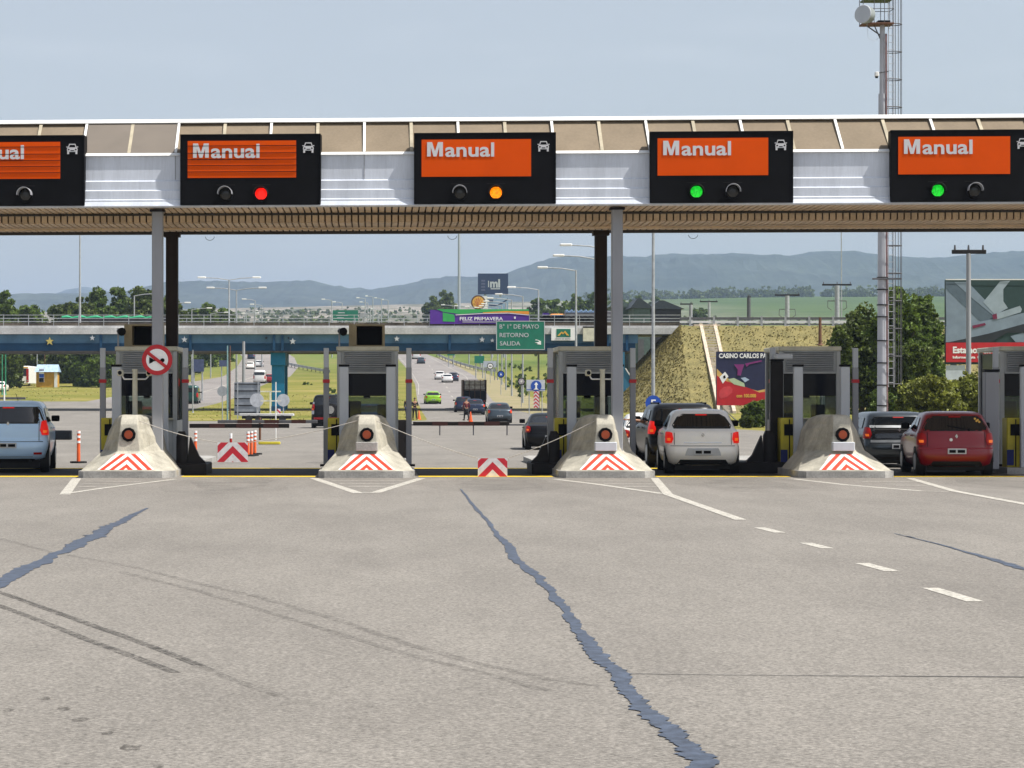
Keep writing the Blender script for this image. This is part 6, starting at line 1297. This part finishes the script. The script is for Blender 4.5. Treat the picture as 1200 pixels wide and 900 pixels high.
for px, Y, p, kd, lab in ((515.5,428,whitep,'hatch','left one of two white cars on the far road'),(524.5,405,whitep,'sedan','right one of two white cars on the far road'),(531.5,415,dblue,'hatch','dark car right behind the white cars on the far road'),(493.5,545,greyb,'sedan','nearer of the two farthest dark cars on the rising road'),(488,585,whitep,'van','farthest vehicle on the rising road below the bridge'),(316.5,402,redp,'sedan','red car partly behind the blue bridge pier'),(304,398,whitep,'van','white van on the oncoming road left of the blue pier'),(303,520,whitep,'sedan','far white car on the oncoming road above the van'),(293,505,silver,'hatch','far silver car on the oncoming road above the van'),(294,585,dblue,'hatch','farthest dark car on the oncoming road'),(222,285,Pn('dark_green_paint',(.01,.06,.05),.2),'van','dark green van behind the post right of the left booth'),(-2,345,silver,'sedan','grey parked car left of the bus at far left')):
    car(lab, kd, p, PX(px, Y), Y, 0, detail=1, plate=False)
# lorry on the central road
Yt = 258; t = thing('slatted_lorry', 'lorry with slatted open back climbing the central road', 'lorry', (PX(556.5,Yt), Yt, H(Yt))); 
MB().box(-1.15,1.15,.1,6,.75,1.0).box(-1.15,1.15,.12,.2,1.0,1.9).build('load_bed', 'rubber', t); b = MB()
for k in range(5): x = -1.12+k*.56; b.box(x-.025,x+.025,0,.09,1.0,2.95)
for z in (2.0,2.45,2.95): b.box(-1.18,1.18,-.03,-.002,z,z+.05)
b.box(-1.18,-1.12,0,6,1,3.0).box(1.12,1.18,0,6,1,3.0); b.build('slatted_side', 'wood', t); MB().bbox(-1.05,1.05,.10,5.8,1.92,2.92,.1).build('pale_load', mat('mottled_load', (.85,.83,.78), .9, var=.4, scale=5, col2=(.35,.30,.28)), t)
MB().bbox(-1.1,1.1,6.1,7.8,.6,2.5,.2).build('cab', 'rail_dark', t)
for sg in (-1, 1):
    for y in (.9, 2.0, 6.8): MB().cyl((sg*.8,y,.45),(sg*1.12,y,.45),.45,.45,16).build('wheel', 'rubber', t)
    MB().box(sg*.95-.1, sg*.95+.1, .05, .098, .78, .92).build('tail_light', 'red', t)
# bus
Yb = 380; t = thing('bus', 'white bus parked at far left behind the small tree', 'bus', (PX(25,Yb), Yb, H(Yb)))
MB().bbox(-1.15,1.15,0,9,.35,3.0,.18).build('body', 'white', t); MB().box(-1.0,1.0,-.02,-.005,1.5,2.6).build('windscreen', 'darkglass', t); MB().box(-1.0,1.0,-.03,-.022,2.68,2.85).build('destination_panel', 'gold', t); MB().box(.75,1.1,-.03,-.012,.6,2.6).build('red_stripe', 'red', t)
for sg in (-1, 1): MB().cyl((sg*.85,1.2,.45),(sg*1.14,1.2,.45),.45).build('wheel', 'rubber', t); MB().box(sg*.85-.15,sg*.85+.15,-.04,-.021,.75,.92).build('headlight', 'chrome', t)
# traffic signal by left booth
t = thing('traffic_light', 'black lane traffic light glowing red, right of the left booth', 'traffic light', (PX(208,63.5), 63.5, .14)); MB().bbox(-.13,.13,-.1,.15,.9,2.2,.02).build('housing', 'black', t); MB().cyl((0,-.10,1.96),(0,-.13,1.96),.10,.09,16).build('red_lens', LIT['red'], t); MB().cyl((0,0,0),(0,0,.9),.05).build('post', 'steel_dark', t)
# ================================================================ PEOPLE
def skin_mesh(name, joints, edges, m, parent, sub=2):
    me = bpy.data.meshes.new(name); me.from_pydata([j[:3] for j in joints], edges, []); me.materials.append(M[m] if isinstance(m, str) else m)
    o = bpy.data.objects.new(name, me); C.objects.link(o); o.parent = parent
    o.modifiers.new('skin', 'SKIN'); 
    if not me.skin_vertices: me.attributes.new  # layer is created with the modifier
    sv = me.skin_vertices[0].data if len(me.skin_vertices) else None
    if sv is None: return o
    for v, j in zip(sv, joints): v.radius = (j[3], j[4] if len(j) > 4 else j[3])
    sv[0].use_root = True
    s = o.modifiers.new('sub', 'SUBSURF'); s.levels = sub; s.render_levels = sub
    for f in me.polygons: f.use_smooth = True
    o.modifiers['skin'].use_smooth_shade = True
    return o
def person(lab, x, y, rot, top, legs, h=1.74, step=.12, pose=0, z=None):
    t = thing('person', lab, 'person', (x, y, H(y)+.006 if z is None else z), R(rot)); k = h/1.74
    hip = .92; J = [(0,0,hip,.13,.10),(0,0,1.12,.12,.09),(0,0,1.36,.15,.10),(0,0,1.50,.055,.055),(0,-.01,1.62,.075,.09),(0,-.01,1.72,.06,.07)]
    E = [(0,1),(1,2),(2,3),(3,4),(4,5)]
    for s_ in (-1, 1):
        n = len(J); J += [(s_*.10,0,.86,.085,.085),(s_*.12,-step*s_*.5,.48,.06,.065),(s_*.13,-step*s_+.02,.09,.042,.045),(s_*.14,-step*s_-.14,.04,.045,.03)]; E += [(0,n),(n,n+1),(n+1,n+2),(n+2,n+3)]
        n = len(J); hd = [(s_*.20,0,1.40,.055,.055),(s_*.26,.02,1.14,.042,.042),(s_*.24,-.08,.90,.032,.032),(s_*.23,-.11,.82,.035,.02)] if pose == 0 else [(s_*.20,0,1.40,.055,.055),(s_*.27,-.02,1.16,.042,.042),(s_*.10,-.20,1.14,.032,.032),(s_*.02,-.22,1.15,.035,.02)]
        J += hd; E += [(2,n),(n,n+1),(n+1,n+2),(n+2,n+3)]
    J = [(a*k,b*k,c_*k)+tuple(q*k for q in r_) for a,b,c_,*r_ in J]
    body = skin_mesh('body', J, E, 'skin', t)
    g = .018; T = [J[0],J[1],J[2]]; T = [(a,b,c_,r1+g,r2+g) for a,b,c_,r1,r2 in T]; E2 = [(0,1),(1,2)]
    for s_, o_ in ((-1, 10), (1, 18)):
        n = len(T); T += [tuple(J[o_][:3])+(J[o_][3]+g,)*2, tuple(J[o_+1][:3])+(J[o_+1][3]+g,)*2, tuple(J[o_+2][:3])+(J[o_+2][3]+g*.8,)*2]; E2 += [(2,n),(n,n+1),(n+1,n+2)]
    skin_mesh('shirt', T, E2, top, t)
    T = [(J[0][0],J[0][1],J[0][2],J[0][3]+g,J[0][4]+g)]; E3 = []
    for o_ in (6, 14):
        n = len(T); T += [tuple(J[o_][:3])+(J[o_][3]+g,)*2, tuple(J[o_+1][:3])+(J[o_+1][3]+g,)*2, tuple(J[o_+2][:3])+(J[o_+2][3]+g,)*2]; E3 += [(0,n),(n,n+1),(n+1,n+2)]
    skin_mesh('trousers', T, E3, legs, t)
    MB().ball((0,.01,1.70*k), .098*k, 14, 10, sc=(.85,1,.75)).build('hair', 'hair', t)
    for s_ in (-1, 1):
        MB().bbox((s_*.13-.05)*k,(s_*.13+.05)*k,(-step*s_-.20)*k,(-step*s_+.09)*k,0,.09*k,.02).build('shoe', 'cloth_black', t)
    b = MB()
    for s_ in (-1, 1): b.ball((s_*.032*k,-.098*k,1.655*k), .011, 8, 6)
    b.build('eye', 'hair', t); MB().ball((0,-.105*k,1.625*k), .018, 8, 6, sc=(.7,1,1.3)).build('nose', 'skin', t)
    return t
person('person in black standing with folded arms left on the central road', PX(486,204), 204, 15, 'cloth_black', 'cloth_black', 1.74, .06, 1)
person('person in a dark red vest walking in front of the dark blue sedan', PX(546.5,198), 198, 200, 'cloth_red', 'cloth_black', 1.72, .16, 0)
person('person in dark top and blue trousers beside the slim post of the second booth', PX(477,214), 214, -30, 'cloth_black', 'cloth_blue', 1.70, .14, 0)
# driver reaching an arm from the black sports utility car
yd = 64.2; t = thing('person', 'driver of the black sports utility car reaching an arm out to the booth', 'person', (PX(803,62.4)-.42, yd, 0)); 
J = [(0,0,.62,.14,.12),(0,.05,.85,.13,.11),(0,.08,1.08,.15,.10),(0,.06,1.19,.055,.055),(0,.03,1.30,.075,.09),(0,.03,1.38,.055,.06),(-.19,.05,1.07,.055,.055),(-.46,.02,1.13,.045,.045),(-.74,-.03,1.17,.034,.034),(-.83,-.05,1.17,.030,.020),(.19,.05,1.05,.055,.055),(.26,.2,.86,.042,.042),(.22,.42,.92,.035,.03)]
E = [(0,1),(1,2),(2,3),(3,4),(4,5),(2,6),(6,7),(7,8),(8,9),(2,10),(10,11),(11,12)]
skin_mesh('body', J, E, 'skin', t); skin_mesh('shirt', [(a,b_,c_,r1+.018,r2+.018) for a,b_,c_,r1,r2 in (J[0],J[1],J[2],J[6],((J[6][0]+J[7][0])/2,.035,1.10,.048,.048))], [(0,1),(1,2),(2,3),(3,4)], 'cloth_black', t)
for k, (dy, dz, L_) in enumerate(((-.035,.012,.075),(-.012,.018,.085),(.012,.016,.08),(.033,.008,.06))):
    skin_mesh('finger', [(-.83,-.05+dy*.6,1.17+dz*.5,.010,.010),(-.88,-.05+dy,1.17+dz,.009,.009),(-.88-L_*.5,-.05+dy,1.16+dz,.008,.008),(-.88-L_*.8,-.05+dy,1.14+dz,.007,.007)], [(0,1),(1,2),(2,3)], 'skin', t, 1)
skin_mesh('thumb', [(-.82,-.07,1.165,.012,.012),(-.86,-.10,1.16,.010,.010),(-.895,-.105,1.155,.009,.009)], [(0,1),(1,2)], 'skin', t, 1)
MB().ball((0,.05,1.37), .095, 14, 10, sc=(.85,1,.75)).build('hair', 'hair', t)
# ================================================================ HAZE
m = bpy.data.materials.new('haze'); m.use_nodes = True; n = m.node_tree.nodes; n.remove(n['Principled BSDF']); v = n.new('ShaderNodeVolumePrincipled'); v.inputs['Color'].default_value = (.56,.72,1.0,1); v.inputs['Density'].default_value = .95e-4; v.inputs['Anisotropy'].default_value = .2
m.node_tree.links.new(v.outputs[0], n['Material Output'].inputs['Volume'])
b = MB().box(-9200, 9200, -320, 12600, -1.5, 470); o = b.build('haze', m); o['kind'] = 'stuff'; o['label'] = 'thin bluish haze filling the air over the plain and hills'; o['category'] = 'haze'
